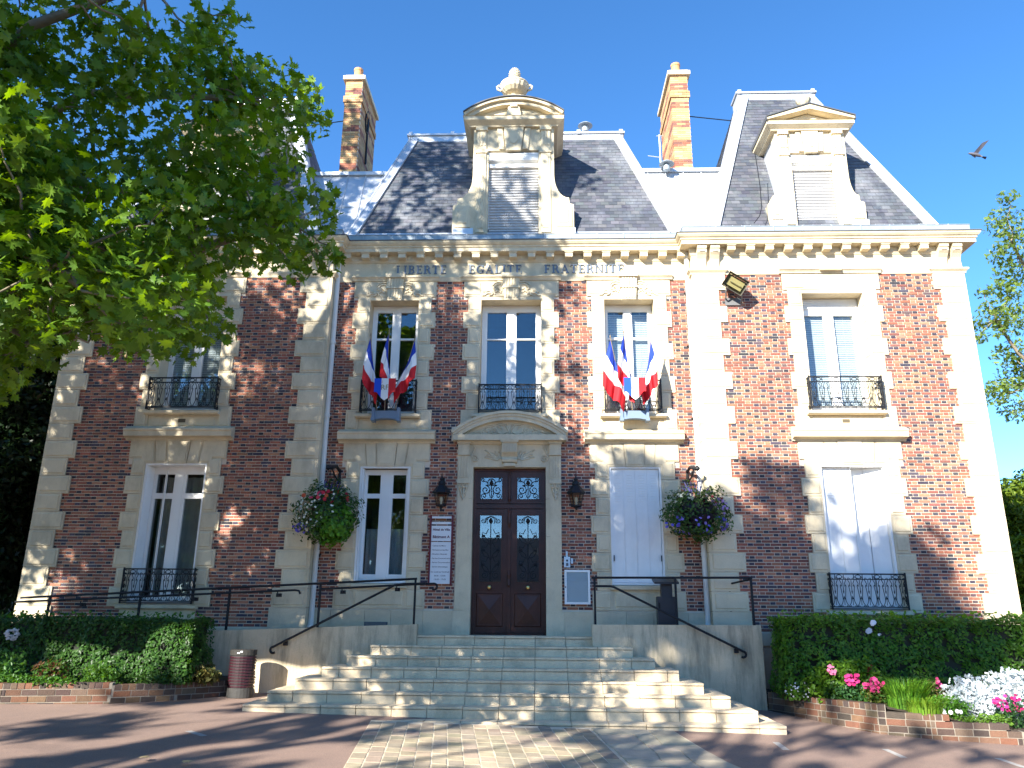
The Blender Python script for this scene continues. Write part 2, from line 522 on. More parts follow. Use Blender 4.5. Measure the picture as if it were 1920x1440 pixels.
# --- ramp walls
def ramp_wall(name, label, pts, y0, y1):
    b = MB(); b.prism(pts, y0, y1)
    o = b.build(name, CONC); return tag(o, label, 'wall')
wr = ramp_wall('ramp_wall', 'weathered concrete ramp wall right of the steps, brightly sunlit in its middle',
               [(1.69, -.3), (4.97, -.3), (4.97, 1.535), (1.69, 1.52)], -.90, -.66)
b = MB(); b.box(4.75, 4.968, -.658, -.33, -.3, 1.53); b.build('wall_return', CONC, wr)
b = MB(); b.box(2.12, 4.74, -.655, -.06, .5, LAND - .006); b.build('platform', CONC, wr)
wl = ramp_wall('ramp_wall', 'long concrete ramp wall behind the litter bin, its top sloping down leftwards',
               [(-1.77, -.1), (-10.3, -.1), (-10.3, 1.17), (-6.0, 1.33), (-1.77, 1.495)], -.90, -.66)
b = MB(); b.prism([(-2.28, .4), (-10.3, .4), (-10.3, .95), (-2.28, LAND - .006)], -.655, -.06); b.build('ramp_floor', CONC, wl)

# --- handrails
def rail(b, pts, r=.021): b.tube(pts, r, 8)
def curl(x, y, z, sx, r=.07): return [(x + sx * r * math.sin(t), y, z - r + r * math.cos(t)) for t in [i * math.pi * 1.2 / 7 for i in range(8)]]
gl_ = thing('ramp_guard_rail', 'black iron guard rail with double rails climbing the long ramp', 'railing', (-6, -.78, 1.3))
def gz(x): return 1.969 + (x + 9.342) * (2.371 - 1.969) / 7.49
def wz(x): return 1.33 + (x + 6) * .039 if x > -6 else 1.33 + (x + 6) * .0372
b = MB(); rail(b, [(-9.95, -.78, gz(-9.95)), (-1.82, -.78, gz(-1.82))], .024); b.build('top_rail', IRON, gl_)
b = MB(); rail(b, [(-9.95, -.93, gz(-9.95) - .085), (-4.25, -.93, gz(-4.25) - .115), (-4.17, -.93, gz(-4.2) - .13), (-4.14, -.93, gz(-4.2) - .19)], .022); b.build('lower_rail', IRON, gl_)
b = MB(); rail(b, [(-3.75, -.93, 2.15), (-1.75, -.93, 2.262), (-1.45, -.93, 2.275)] + curl(-1.45, -.93, 2.275, 1, .06)[1:], .022); b.build('lower_rail', IRON, gl_)
for x in (-9.34, -7.46, -5.63, -3.78, -1.85):
    b = MB(); b.box(x - .02, x + .02, -.80, -.76, wz(x) - .03, gz(x)); b.build('post', IRON, gl_)
for x in (-8.6, -6.3, -4.6, -3.3, -2.2):
    z = gz(x) - .11
    b = MB(); b.tube([(x, -.93, z - .02), (x, -.93, z - .08), (x, -.86, z - .08)], .011, 6); b.box(x - .05, x + .05, -.86, -.80, z - .12, z - .05); b.build('bracket', IRON, gl_)
sl = thing('stair_handrail', 'black iron handrail sloping down left of the steps, curled lower end', 'railing', (-3.4, -1.0, 1))
b = MB(); rail(b, list(reversed(curl(-4.56, -1.0, 1.05, -1, .06))) + [(-4.50, -1.0, 1.08), (-2.23, -1.0, 2.238), (-2.05, -1.0, 2.262), (-1.62, -1.0, 2.272)], .024); b.build('rail', IRON, sl)
b = MB(); b.box(-4.39, -4.31, -.96, -.90, 1.07, 1.15); b.tube([(-4.35, -1.0, 1.14), (-4.35, -.95, 1.11)], .012, 6); b.build('bracket', IRON, sl)
sr = thing('stair_handrail', 'black iron handrail sloping down right of the steps across the sunlit wall', 'railing', (3.2, -1.0, 1))
b = MB(); rail(b, [(1.75, -1.0, 2.248), (2.05, -1.0, 2.25), (2.12, -1.0, 2.235), (4.50, -1.0, 1.086)] + curl(4.56, -1.0, 1.055, 1, .055), .024); b.build('rail', IRON, sr)
b = MB(); b.box(4.41, 4.49, -.96, -.90, 1.02, 1.10); b.tube([(4.45, -1.0, 1.10), (4.45, -.95, 1.06)], .012, 6); b.build('bracket', IRON, sr)
gr = thing('platform_guard_rail', 'black iron guard rail standing on the right ramp wall', 'railing', (3.3, -.78, 1.5))
b = MB(); rail(b, [(1.70, -.78, 2.42), (4.90, -.78, 2.442)], .024); b.build('top_rail', IRON, gr)
for x, y, zt in ((1.76, -.78, 2.42), (3.37, -.78, 2.43), (4.87, -.78, 2.44)):
    b = MB(); b.box(x - .021, x + .021, y - .021, y + .021, 1.50, zt); b.build('post', IRON, gr)
b = MB(); b.box(4.53, 4.57, -.30, -.26, 1.28, 2.33); b.build('post', IRON, gr)
b = MB(); rail(b, [(4.45, -.28, 2.33), (4.55, -.28, 2.335), (4.87, -.76, 2.41)], .02); b.build('return_rail', IRON, gr)

# --- brick planter walls and beds
PBR = [(.105, .056, .034), (.13, .074, .045), (.07, .045, .036), (.15, .066, .04), (.11, .078, .052), (.055, .04, .034)]
def planter(name, label, path, ztop, course=.105, blen=.27, th=.20):
    root = thing(name, label, 'planter', (path[0][0], path[0][1], g(*path[0])))
    mor = MB()
    for s_ in range(len(path) - 1):
        p, q = Vector(path[s_]), Vector(path[s_ + 1])
        d = (q - p); L = d.length; d.normalize(); n = Vector((-d.y, d.x))
        if n.y > 0: n = -n                                     # outward = towards the camera
        zt0 = ztop(p.x + d.x * .01); zt1 = ztop(q.x - d.x * .01)
        zb = min(g(*p), g(*q)) - .10
        a0 = p - n * .006; a1 = q - n * .006
        cells = 6
        for c_ in range(cells):
            u0, u1 = c_ / cells, (c_ + 1) / cells
            m0 = a0.lerp(a1, u0); m1 = a0.lerp(a1, u1)
            zt = ztop(lerp(p.x, q.x, (u0 + u1) / 2)) - .012
            f0 = m0 - n * (th - .012); f1 = m1 - n * (th - .012)
            mor.add([(m0.x, m0.y, zb), (m1.x, m1.y, zb), (f1.x, f1.y, zb), (f0.x, f0.y, zb), (m0.x, m0.y, zt), (m1.x, m1.y, zt), (f1.x, f1.y, zt), (f0.x, f0.y, zt)],
                    [(0, 1, 5, 4), (1, 2, 6, 5), (2, 3, 7, 6), (3, 0, 4, 7), (4, 5, 6, 7)])
        zmax = max(zt0, zt1, ztop((p.x + q.x) / 2))
        row = 0
        z1 = zmax
        while z1 > zb + .02:
            u = -(R.uniform(.3, .7)) * blen
            while u < L:
                v = u + (blen * R.uniform(.85, 1.1) if row else blen * .42 * R.uniform(.9, 1.1))
                a, b_ = max(u, 0.0), min(v, L)
                if b_ - a > .05:
                    mid = p + d * ((a + b_) / 2)
                    if z1 <= ztop(mid.x) + .001 and z1 > g(mid.x, mid.y) - .02:
                        o1 = R.uniform(-.004, .006); e = .007
                        P0 = p + d * (a + e) + n * o1; P1 = p + d * (b_ - e) + n * o1
                        B0 = P0 - n * (th if row == 0 or abs(z1 - ztop(mid.x)) < .02 else .08); B1 = P1 - n * (th if row == 0 or abs(z1 - ztop(mid.x)) < .02 else .08)
                        za, zz = z1 - course + e, z1 - e + R.uniform(-.003, .003)
                        m = MB()
                        m.add([(P0.x, P0.y, za), (P1.x, P1.y, za), (B1.x, B1.y, za), (B0.x, B0.y, za), (P0.x, P0.y, zz), (P1.x, P1.y, zz), (B1.x, B1.y, zz), (B0.x, B0.y, zz)],
                              [(0, 1, 5, 4), (1, 2, 6, 5), (2, 3, 7, 6), (3, 0, 4, 7), (4, 5, 6, 7)], jit(R.choice(PBR), .2))
                        m.build('brick', BRICK, root)
                u = v
            z1 -= course; row += 1
    mor.build('mortar_core', M('planter_mortar', (.24, .21, .17), .95, .2, 9, .3, 60) if 'planter_mortar' not in bpy.data.materials else bpy.data.materials['planter_mortar'], root)
    return root
PR = [(4.985, -.92), (5.6, -2.0), (6.2, -2.95), (6.9, -3.25), (8.17, -3.5), (9.6, -3.7), (11.6, -3.85)]
def ptr(x): return .335 if x < 6.33 else (.230 if x < 7.16 else (.125 if x < 8.06 else .02))
PL = [(-5.2, -1.43), (-5.9, -2.15), (-6.77, -2.72), (-8.46, -3.1), (-10.5, -3.3), (-12.8, -3.4)]
def ptl(x): return .465 if x > -6.8 else .505
planter('planter_wall', 'low brick planter wall stepping down to the right below the flowers', PR, ptr)
planter('planter_wall', 'low shaded brick planter wall curving leftwards from the litter bin', PL, ptl)
b = MB()
pts = [(p[0], p[1] + .10) for p in PR] + [(11.6, -.33), (5.0, -.33)]
soilz = lambda x: min(.28, ptr(x) - .035)
for i in range(len(PR) - 1):
    (x0, y0), (x1, y1) = PR[i], PR[i + 1]
    zz0, zz1 = soilz(x0), soilz(x1)
    b.add([(x0, y0 + .1, zz0), (x1, y1 + .1, zz1), (x1, -.34, .34), (x0, -.34, .34)], [(0, 1, 2, 3)])
struct(b.build('soil', SOIL))
b = MB()
for i in range(len(PL) - 1):
    (x0, y0), (x1, y1) = PL[i], PL[i + 1]
    b.add([(x0, y0 + .1, .43), (x1, y1 + .1, .43), (x1, -.89, .50), (x0, -.89, .50)], [(3, 2, 1, 0)])
struct(b.build('soil', SOIL))

# ================================================================== the town hall
TH = thing('town_hall', 'red brick and limestone town hall with slate mansard roofs and dormers', 'building', (0, 4, 0))
GZ = .392
def zj(k): return 8.85 - GZ * k
PATHW = [(-10.29, 8), (-10.29, -.3), (-4.2, -.3), (-4.2, 0), (4.2, 0), (4.2, -.3), (10.29, -.3), (10.29, 8)]

# window table: axis, half opening, wide and narrow quoin half-widths, wall plane, upper sill z, lower sill z
WINS = [(-2.74, .575, .97, .865, 0.0, 'c'), (0.0, .70, 1.11, 1.0, 0.0, 'm'), (2.74, .575, .97, .865, 0.0, 'c'),
        (-7.30, .685, 1.09, .99, -.3, 'w'), (7.30, .685, 1.09, .99, -.3, 'w')]
USILL, UTOP, LTOP = 6.0, 8.765, 4.815

def wall_panel(x0, x1, z0, z1, Yw, ops, thick=.45):
    b = MB()
    xs = sorted({x0, x1, *[o[0] for o in ops], *[o[1] for o in ops]})
    zs = sorted({z0, z1, *[o[2] for o in ops], *[o[3] for o in ops]})
    y = Yw + .008
    for i in range(len(xs) - 1):
        for j in range(len(zs) - 1):
            cx, cz = (xs[i] + xs[i + 1]) / 2, (zs[j] + zs[j + 1]) / 2
            if any(o[0] < cx < o[1] and o[2] < cz < o[3] for o in ops): continue
            b.add([(xs[i], y, zs[j]), (xs[i + 1], y, zs[j]), (xs[i + 1], y, zs[j + 1]), (xs[i], y, zs[j + 1])], [(0, 1, 2, 3)])
    for a, c, d, e in ops:
        yb = Yw + thick
        b.add([(a, y, d), (c, y, d), (c, y, e), (a, y, e), (a, yb, d), (c, yb, d), (c, yb, e), (a, yb, e)],
              [(0, 4, 5, 1), (1, 5, 6, 2), (2, 6, 7, 3), (3, 7, 4, 0)], None, 1)
        # dark room behind the opening
        q = .25
        b.add([(a - q, yb, d - q), (c + q, yb, d - q), (c + q, yb, e + q), (a - q, yb, e + q),
               (a - q, yb + 2.2, d - q), (c + q, yb + 2.2, d - q), (c + q, yb + 2.2, e + q), (a - q, yb + 2.2, e + q)],
              [(0, 4, 5, 1), (1, 5, 6, 2), (2, 6, 7, 3), (3, 7, 4, 0), (4, 7, 6, 5)], None, 2)
    return b.build('wall', [MORTAR, STONE, ROOM], TH)

eo = .006
def ops_for(x0, x1):
    o = []
    for xc, ho, W, N, Yw, kd in WINS:
        if x0 < xc < x1:
            o.append((xc - ho - eo, xc + ho + eo, USILL - eo, UTOP + eo))
            if kd == 'c': o.append((xc - .56 - eo, xc + .56 + eo, 2.31 - eo, LTOP + eo))
            if kd == 'w': o.append((xc - ho - eo, xc + ho + eo, 1.85 - eo, LTOP + eo))
            if kd == 'm': o.append((-.795 - eo, .795 + eo, LAND - .02, 4.80 + eo))
    return o
WALLC = wall_panel(-4.2, 4.2, -.3, 9.85, 0.0, ops_for(-4.2, 4.2))
WALLL = wall_panel(-10.29, -4.2, -.3, 9.85, -.3, ops_for(-10.29, -4.2))
WALLR = wall_panel(4.2, 10.29, -.3, 9.85, -.3, ops_for(4.2, 10.29))
b = MB()
for sx in (-1, 1):
    b.add([(sx * 10.288, -.29, -.5), (sx * 10.288, 9, -.5), (sx * 10.288, 9, 9.9), (sx * 10.288, -.29, 9.9)], [(0, 1, 2, 3) if sx > 0 else (3, 2, 1, 0)])
    b.add([(sx * 4.202, -.29, -.5), (sx * 4.202, .02, -.5), (sx * 4.202, .02, 9.9), (sx * 4.202, -.29, 9.9)], [(0, 1, 2, 3)])
b.add([(-10.288, 9, -.5), (10.288, 9, -.5), (10.288, 9, 9.9), (-10.288, 9, 9.9)], [(3, 2, 1, 0)])
SIDEB = M('side_brick', (.26, .11, .075), .85, .25, 6, .4, 40, stain=((.12, .08, .08), .6, 9, 3))
b.build('side_wall', SIDEB, TH)

STONES = {id(WALLC): [], id(WALLL): [], id(WALLR): []}
def wall_of(x): return WALLC if abs(x) < 4.2 else (WALLL if x < 0 else WALLR)
def srect(w_, x0, x1, z0, z1): STONES[id(w_)].append((min(x0, x1), max(x0, x1), z0, z1))

def quoin(w_, x0, x1, z0, z1, Yw, back=.2, side=0):
    """one dressed stone with a raised panel; side=+1/-1 lets it turn the wall's outer corner"""
    if x0 > x1: x0, x1 = x1, x0
    b = MB(); e = .004
    f = Yw - .030 - R.uniform(0, .004)
    a0, a1 = x0, x1
    if side < 0: a0 -= .03
    if side > 0: a1 += .03
    b.box(a0, a1, f, Yw + back, z0 + e, z1 - e)
    i0, i1 = .035, .052
    b.frustum((x0 + i0, x1 - i0, z0 + i0 + .01, z1 - i0), (x0 + i1, x1 - i1, z0 + i1 + .01, z1 - i1), f - .0005, f - .016)
    o = b.build('quoin_stone', STONE, w_)
    srect(w_, x0, x1, z0, z1)
    return o

# ---- stone dressings of every window bay
def scrollwork(pts_list, y, r, name, parent, mat=STONE, n=5, flat=.8):
    b = MB()
    for pts in pts_list:
        k = len(pts)
        rr = [r * (.55 + .45 * math.sin(math.pi * (i + .6) / (k + .2))) for i in range(k)]
        b.tube([(x, y, z) for x, z in pts], rr, n, flat=flat)
    return b.build(name, mat, parent, smooth=True)

for xc, ho, W, N, Yw, kd in WINS:
    w_ = wall_of(xc)
    ow = ho
    for kq in range(7):
        hw = N if kq % 2 == 0 else W
        for sx in (-1, 1):
            quoin(w_, xc + sx * hw, xc + sx * ow, zj(kq + 1), min(zj(kq), 8.85), Yw)
    # lintel with cornice and key block
    b = MB()
    b.box(xc - ow - .02, xc + ow + .02, Yw - .022, Yw + .3, UTOP, 8.846)
    b.box(xc - W, xc + W, Yw - .030, Yw + .2, 8.854, 9.246)
    for sx in (-1, 1):
        x0, x1 = sorted((xc + sx * (W - .03), xc + sx * (.62 if kd != 'm' else .72)))
        b.frustum((x0, x1, 8.89, 9.21), (x0 + .016, x1 - .016, 8.906, 9.194), Yw - .0305, Yw - .046)
    o = b.build('lintel', STONE, w_)
    srect(w_, xc - W, xc + W, 8.76, 9.40)
    b = MB()
    b.sweepx([(Yw + .05, 9.247), (Yw - .06, 9.247), (Yw - .065, 9.27), (Yw - .085, 9.30), (Yw - .115, 9.325), (Yw - .115, 9.355), (Yw + .05, 9.362)], xc - W - .06, xc + W + .06)
    b.build('lintel_cornice', STONE, w_)
    if kd in 'cm':
        b = MB()
        b.prism([(xc - .16, 8.735), (xc + .16, 8.735), (xc + .20, 9.30), (xc - .20, 9.30)], Yw - .10, Yw + .02)
        b.box(xc - .225, xc + .225, Yw - .155, Yw + .02, 9.30, 9.40)
        b.box(xc - .205, xc + .205, Yw - .13, Yw + .02, 9.03, 9.075)
        for i in range(5):
            x = xc - .128 + i * .064
            b.box(x - .018, x + .018, Yw - .122, Yw - .08, 9.085, 9.28)
            b.box(x - .016, x + .016, Yw - .118, Yw - .08, 8.78, 9.02)
        b.build('keystone', STONE, w_)
        for sx in (-1, 1):
            pl_ = []
            def mx(pts): return [(xc + sx * a, z) for a, z in pts]
            pl_.append(mx([(.19, 9.12), (.26, 9.16), (.34, 9.15), (.40, 9.10), (.42, 9.04), (.38, 9.01), (.34, 9.04), (.36, 9.08)]))
            pl_.append(mx([(.20, 9.20), (.30, 9.22), (.40, 9.18), (.44, 9.12)]))
            pl_.append(mx([(.30, 9.00), (.36, 8.96), (.44, 8.97), (.50, 8.92), (.56, 8.93), (.62, 8.88), (.68, 8.87)]))
            pl_.append(mx([(.22, 8.98), (.27, 9.04), (.33, 9.06)])); pl_.append(mx([(.42, 8.93), (.45, 8.89), (.51, 8.87)]))
            for q in range(6): pl_.append(mx([(.24 + q * .07, 8.93 + .05 * math.sin(q * 2)), (.26 + q * .07, 8.97 + .04 * math.sin(q * 2)), (.30 + q * .07, 8.96)]))
            scrollwork(pl_, Yw - .04, .026, 'carving', w_)
    else:
        b = MB(); b.box(xc - .24, xc + .24, Yw - .15, Yw + .02, 9.29, 9.375); b.build('keystone', STONE, w_)
    # sill
    sh = ow + .155
    b = MB()
    b.sweepx([(Yw + .44, 5.94), (Yw - .13, 5.90), (Yw - .17, 5.925), (Yw - .17, 5.975), (Yw - .15, 5.99), (Yw + .44, 5.999)], xc - sh, xc + sh)
    b.build('sill', STONE, w_)
    # apron under the upper window
    if kd != 'm':
        for sx in (-1, 1): quoin(w_, xc + sx * W, xc + sx * (sh - .05), 5.62, zj(7), Yw, .1)
        b = MB()
        b.box(xc - sh + .055, xc + sh - .055, Yw - .012, Yw + .1, 5.62, 5.90)
        b.frustum((xc - sh + .12, xc + sh - .12, 5.66, 5.87), (xc - sh + .135, xc + sh - .135, 5.675, 5.855), Yw - .0125, Yw - .024)
        ap = b.build('apron', STONE, w_)
        if kd == 'w':
            b = MB(); b.box(xc - .09, xc + .07, Yw - .030, Yw - .005, 5.735, 5.815, (.10, .08, .05)); b.build('air_vent', GENERIC, w_)
        srect(w_, xc - W, xc + W, 5.4, zj(7))
        # sill cornice over the lower window
        cw = W + .115
        b = MB()
        b.sweepx([(Yw + .05, 5.33), (Yw - .05, 5.33), (Yw - .06, 5.36), (Yw - .12, 5.385), (Yw - .20, 5.395), (Yw - .205, 5.50), (Yw - .225, 5.52), (Yw - .23, 5.555), (Yw - .17, 5.575), (Yw - .05, 5.64), (Yw + .05, 5.64)], xc - cw, xc + cw)
        b.build('sill_cornice', STONE, w_)
        srect(w_, xc - cw, xc + cw, 5.38, 5.60)
        # lower lintel of flat voussoirs
        lw = ow
        for j, (ua, ub, la, lb_) in enumerate([(-1.0, -.50, -1.0, -.44), (-.50, -.24, -.44, -.20), (-.24, .24, -.20, .20), (.24, .50, .20, .44), (.50, 1.0, .44, 1.0)]):
            b = MB(); e = .004
            pz0 = zj(10) if abs(la + lb_) > 1.2 else LTOP
            x0, x1, x2, x3 = xc + W * la + e, xc + W * lb_ - e, xc + W * ub - e, xc + W * ua + e
            yf = Yw - .030 - (.018 if j == 2 else 0)
            if j in (0, 4):
                zi = LTOP
                if j == 0: pts = [(x0, zj(10) + e), (xc - lw - .10, zj(10) + e), (xc - lw - .10, zi), (x1, zi), (x2, 5.33), (x3, 5.33)]
                else: pts = [(x0, zi), (xc + lw + .10, zi), (xc + lw + .10, zj(10) + e), (x1, zj(10) + e), (x2, 5.33), (x3, 5.33)]
            else: pts = [(x0, LTOP), (x1, LTOP), (x2, 5.33), (x3, 5.33)]
            b.prism(pts, yf, Yw + .2)
            cx = sum(p[0] for p in pts) / len(pts)
            ins = [(lerp(p[0], cx, .16 if j not in (0, 4) else .09), lerp(p[1], 5.10, .16)) for p in pts]
            b.prism(ins, yf - .013, yf + .01)
            b.build('voussoir', STONE, w_)
        srect(w_, xc - W, xc + W, 4.8, 5.40)
        hl = .56 if kd == 'c' else ho
        for kq in range(10, 18):
            hw = N if kq % 2 == 0 else W
            for sx in (-1, 1):
                quoin(w_, xc + sx * hw, xc + sx * hl, zj(kq + 1), zj(kq), Yw)
        b = MB()
        if kd == 'c':
            b.sweepx([(.34, 2.22), (-.07, 2.20), (-.09, 2.22), (-.09, 2.285), (.34, 2.309)], xc - hl - .03, xc + hl + .03)
            b.build('sill', STONE, w_)
            b = MB()
            b.box(xc - hl + .001, xc + hl - .001, -.020, .1, zj(18) + .004, 2.20)
            b.frustum((xc - hl + .05, xc + hl - .05, 1.86, 2.15), (xc - hl + .07, xc + hl - .07, 1.88, 2.13), -.0205, -.036)
            b.build('apron', STONE, w_)
            srect(w_, xc - hl, xc + hl, 1.7, 4.82)
        else:
            b.sweepx([(Yw + .44, 1.76), (Yw - .12, 1.74), (Yw - .15, 1.76), (Yw - .15, 1.82), (Yw + .44, 1.849)], xc - hl - .16, xc + hl + .16)
            b.build('sill', STONE, w_)
            b = MB(); b.box(xc - hl - .12, xc + hl + .12, Yw - .025, Yw + .1, 1.385, 1.74); b.build('apron', STONE, w_)
            srect(w_, xc - hl - .12, xc + hl + .12, 1.3, 1.80); srect(w_, xc - hl, xc + hl, 1.7, 4.82)
    else:
        b = MB(); b.box(xc - W, xc + W, -.026, .1, 5.52, zj(7) - .004)
        b.box(xc - .80, xc + .80, -.052, .02, 5.80, 5.895); b.build('apron', STONE, w_)
        srect(w_, -1.11, 1.11, 5.72, zj(7)); srect(w_, -1.30, 1.28, 5.40, 5.73); srect(w_, -1.145, 1.125, 0, 5.42)
    srect(w_, xc - ho, xc + ho, USILL - .1, 8.9)

# ---- corner quoins
for sx, w_ in ((-1, WALLL), (1, WALLR)):
    for kq in range(-1, 18):
        z1 = zj(kq) if kq >= 0 else 9.235
        wide = (kq % 2 != 0)
        quoin(w_, sx * 4.2, sx * (4.915 if wide else 4.755), zj(kq + 1), z1, -.3, .30, -sx)
        quoin(w_, sx * 10.29, sx * (9.61 if wide else 9.755), zj(kq + 1), z1, -.3, .6, sx)
    for xa, xb in ((4.2, 4.86), (9.66, 10.29)):
        b = MB()
        p = sorted((sx * xa, sx * xb))
        b.sweep([(p[0] - .02, -.05), (p[0] - .02, -.3), (p[1] + .02, -.3), (p[1] + .02, -.05)], [(-.06, 9.236), (.045, 9.236), (.05, 9.27), (.10, 9.32), (.10, 9.352), (-.06, 9.356)])
        b.build('quoin_cap', STONE, w_)
    # plinth of the wing
    b = MB()
    x0, x1 = sorted((sx * 4.22, sx * 10.27))
    b.box(sx * 4.17, sx * 4.95, -.345, .02, 1.05, zj(18) - .004); b.build('plinth_block', PLINTH, w_)
    b = MB(); b.box(sx * 9.56, sx * 10.33, -.345, .3, 1.05, zj(18) - .004); b.build('plinth_block', PLINTH, w_)
    srect(w_, sx * 4.17, sx * 4.95, 1.0, zj(18)); srect(w_, sx * 9.56, sx * 10.33, 1.0, zj(18))
    b = MB(); b.box(x0, x1, -.355, -.28, 1.14, 1.376); b.build('plinth_course', PLINTH, w_)
    b = MB(); b.box(x0, x1, -.335, -.28, -.4, 1.105); b.build('plinth_render', RENDER, w_)
# centre plinth, as separate dressed slabs
cuts = [-4.19, -3.72, -3.0, -2.45, -1.78, -1.15]
for a, c in zip(cuts[:-1], cuts[1:]):
    for s_ in (-1, 1):
        x0, x1 = sorted((s_ * a, s_ * c))
        b = MB(); b.box(x0 + .003, x1 - .003, -.065 - R.uniform(0, .004), .06, .3, 1.762); b.build('plinth_slab', PLINTH, WALLC)
b = MB(); b.box(-3.0, -2.51, -.080, -.05, 1.44, 1.525, (.10, .11, .12))
for i in range(5): b.box(-2.97, -2.54, -.085, -.07, 1.452 + i * .014, 1.458 + i * .014, (.2, .2, .2))
b.build('air_vent', GENERIC, WALLC)

# ---- bricks
BR = [(.30, .105, .066), (.34, .140, .085), (.25, .088, .060), (.37, .165, .10), (.20, .075, .058)]
BD = [(.052, .046, .068), (.075, .060, .080), (.042, .040, .052), (.10, .066, .070)]
cz_ = GZ / 6
allb = []
def lay(w_, x0, x1, zlo, Yw):
    st = STONES[id(w_)]
    i = 0
    z1 = 8.85 + cz_ * 6
    while z1 - cz_ > zlo - .02:
        z0 = z1 - cz_; zm = (z0 + z1) / 2
        if z1 < 9.245:
            iv = [(x0, x1)]
            for a, c, d, e in st:
                if d < zm < e:
                    nv = []
                    for p, q in iv:
                        if c <= p or a >= q: nv.append((p, q)); continue
                        if a > p: nv.append((p, a))
                        if c < q: nv.append((c, q))
                    iv = nv
            md = .352
            off = (i % 2) * md / 2 + R.uniform(-.015, .015)
            for p, q in iv:
                if q - p < .03: continue
                n0 = math.floor((p - off) / md) - 1
                x = n0 * md + off
                hd = False
                while x < q:
                    ln = .115 if hd else .237
                    a, c = max(x, p) + .007, min(x + ln, q) - .007
                    if c - a > .022:
                        col = jit(R.choice(BD), .25) if (hd and R.random() < .78) or (not hd and R.random() < .05) else jit(R.choice(BR), .2)
                        allb.append((w_, a, c, z0 + .0072, z1 - .0072, Yw - R.uniform(.001, .006), col))
                    x += ln; hd = not hd
        z1 = z0; i += 1
lay(WALLC, -4.2, 4.2, 1.765, 0.0)
lay(WALLL, -10.29, -4.2, 1.38, -.3)
lay(WALLR, 4.2, 10.29, 1.38, -.3)
def bscore(t):
    x, z = (t[1] + t[2]) / 2, (t[3] + t[4]) / 2
    d = Vector((x, t[5], z)) - CAM
    vis = 1.0 if (z > 1.78 or (5.0 < x < 5.15)) and (t[2] - t[1] > .2) else .2
    return vis / d.dot(fw)
allb.sort(key=bscore, reverse=True)
for w_, a, c, z0, z1, y, col in allb[:300]:
    b = MB(); b.fbox(a, c, y, y + .016, z0, z1, col); b.build('brick', BRICK, w_)
rest = {}
for t in allb[300:]:
    rest.setdefault(id(t[0]), (t[0], MB()))[1].fbox(t[1], t[2], t[5], t[5] + .016, t[3], t[4], t[6])
for w_, m_ in rest.values(): stuff(m_.build('brickwork', BRICK, w_))

# ---- entablature
ent = MB().sweep(PATHW, [(-.03, 9.235), (.022, 9.235), (.034, 9.29), (.05, 9.335), (.05, 9.358), (-.03, 9.362)]).build('string_course', STONE, TH)
b = MB(); b.sweep(PATHW, [(-.03, 9.363), (.016, 9.363), (.016, 9.715), (-.03, 9.715)]); FRZ = b.build('frieze', STONE, TH)
b = MB()
b.sweep(PATHW, [(-.03, 9.716), (.03, 9.716), (.045, 9.74), (.06, 9.765), (.06, 9.895), (-.03, 9.895)])
b.sweep(PATHW, [(-.03, 9.897), (.275, 9.897), (.275, 9.99), (.30, 10.0), (.30, 10.035), (.33, 10.055), (.365, 10.10), (.37, 10.138), (-.03, 10.138)])
COR = b.build('cornice', STONE, TH)
b = MB(); b.sweep(PATHW, [(-.03, 10.139), (.388, 10.139), (.388, 10.158), (-.03, 10.185)]); b.build('lead_flashing', M('lead', (.10, .105, .115), .6, .2), COR)
def modillion(x, Yw):
    b = MB()
    b.box(x - .088, x + .088, Yw - .235, Yw - .058, 9.765, 9.868)
    b.box(x - .104, x + .104, Yw - .255, Yw - .058, 9.869, 9.896)
    b.build('modillion', STONE, COR)
for i in range(-9, 10): modillion(.04 + .438 * i, 0)
for i in range(11):
    for sx in (-1, 1): modillion(sx * (5.07 + .435 * i), -.3)
def console(x, Yw):
    b = MB()
    b.sweepx([(Yw, 9.37), (Yw - .04, 9.37), (Yw - .05, 9.47), (Yw - .09, 9.60), (Yw - .15, 9.68), (Yw - .20, 9.73), (Yw - .21, 9.80), (Yw - .235, 9.82), (Yw - .235, 9.896), (Yw, 9.896)], x - .105, x + .105)
    b.box(x - .06, x + .06, Yw - .222, Yw - .1, 9.745, 9.79)
    b.build('console', STONE, COR)
for sx in (-1, 1):
    for x in (4.40, 4.70, 9.86, 10.16): console(sx * x, -.3)
# gutter
b = MB()
b.sweep(PATHW, [(.06, 10.19), (.19, 10.17), (.215, 10.18), (.222, 10.345), (.235, 10.36), (.225, 10.372), (.205, 10.36), (.19, 10.22), (.06, 10.24)])
for seg, yy, xs in (('c', -.225, [-3.55 + .62 * i for i in range(13)]), ('w', -.525, [4.75 + .66 * i for i in range(9)]), ('w', -.525, [-10.1 + .66 * i for i in range(9)])):
    for x in xs: b.box(x - .012, x + .012, yy - .012, yy + .01, 10.18, 10.375)
b.build('gutter', ZINCD, TH)

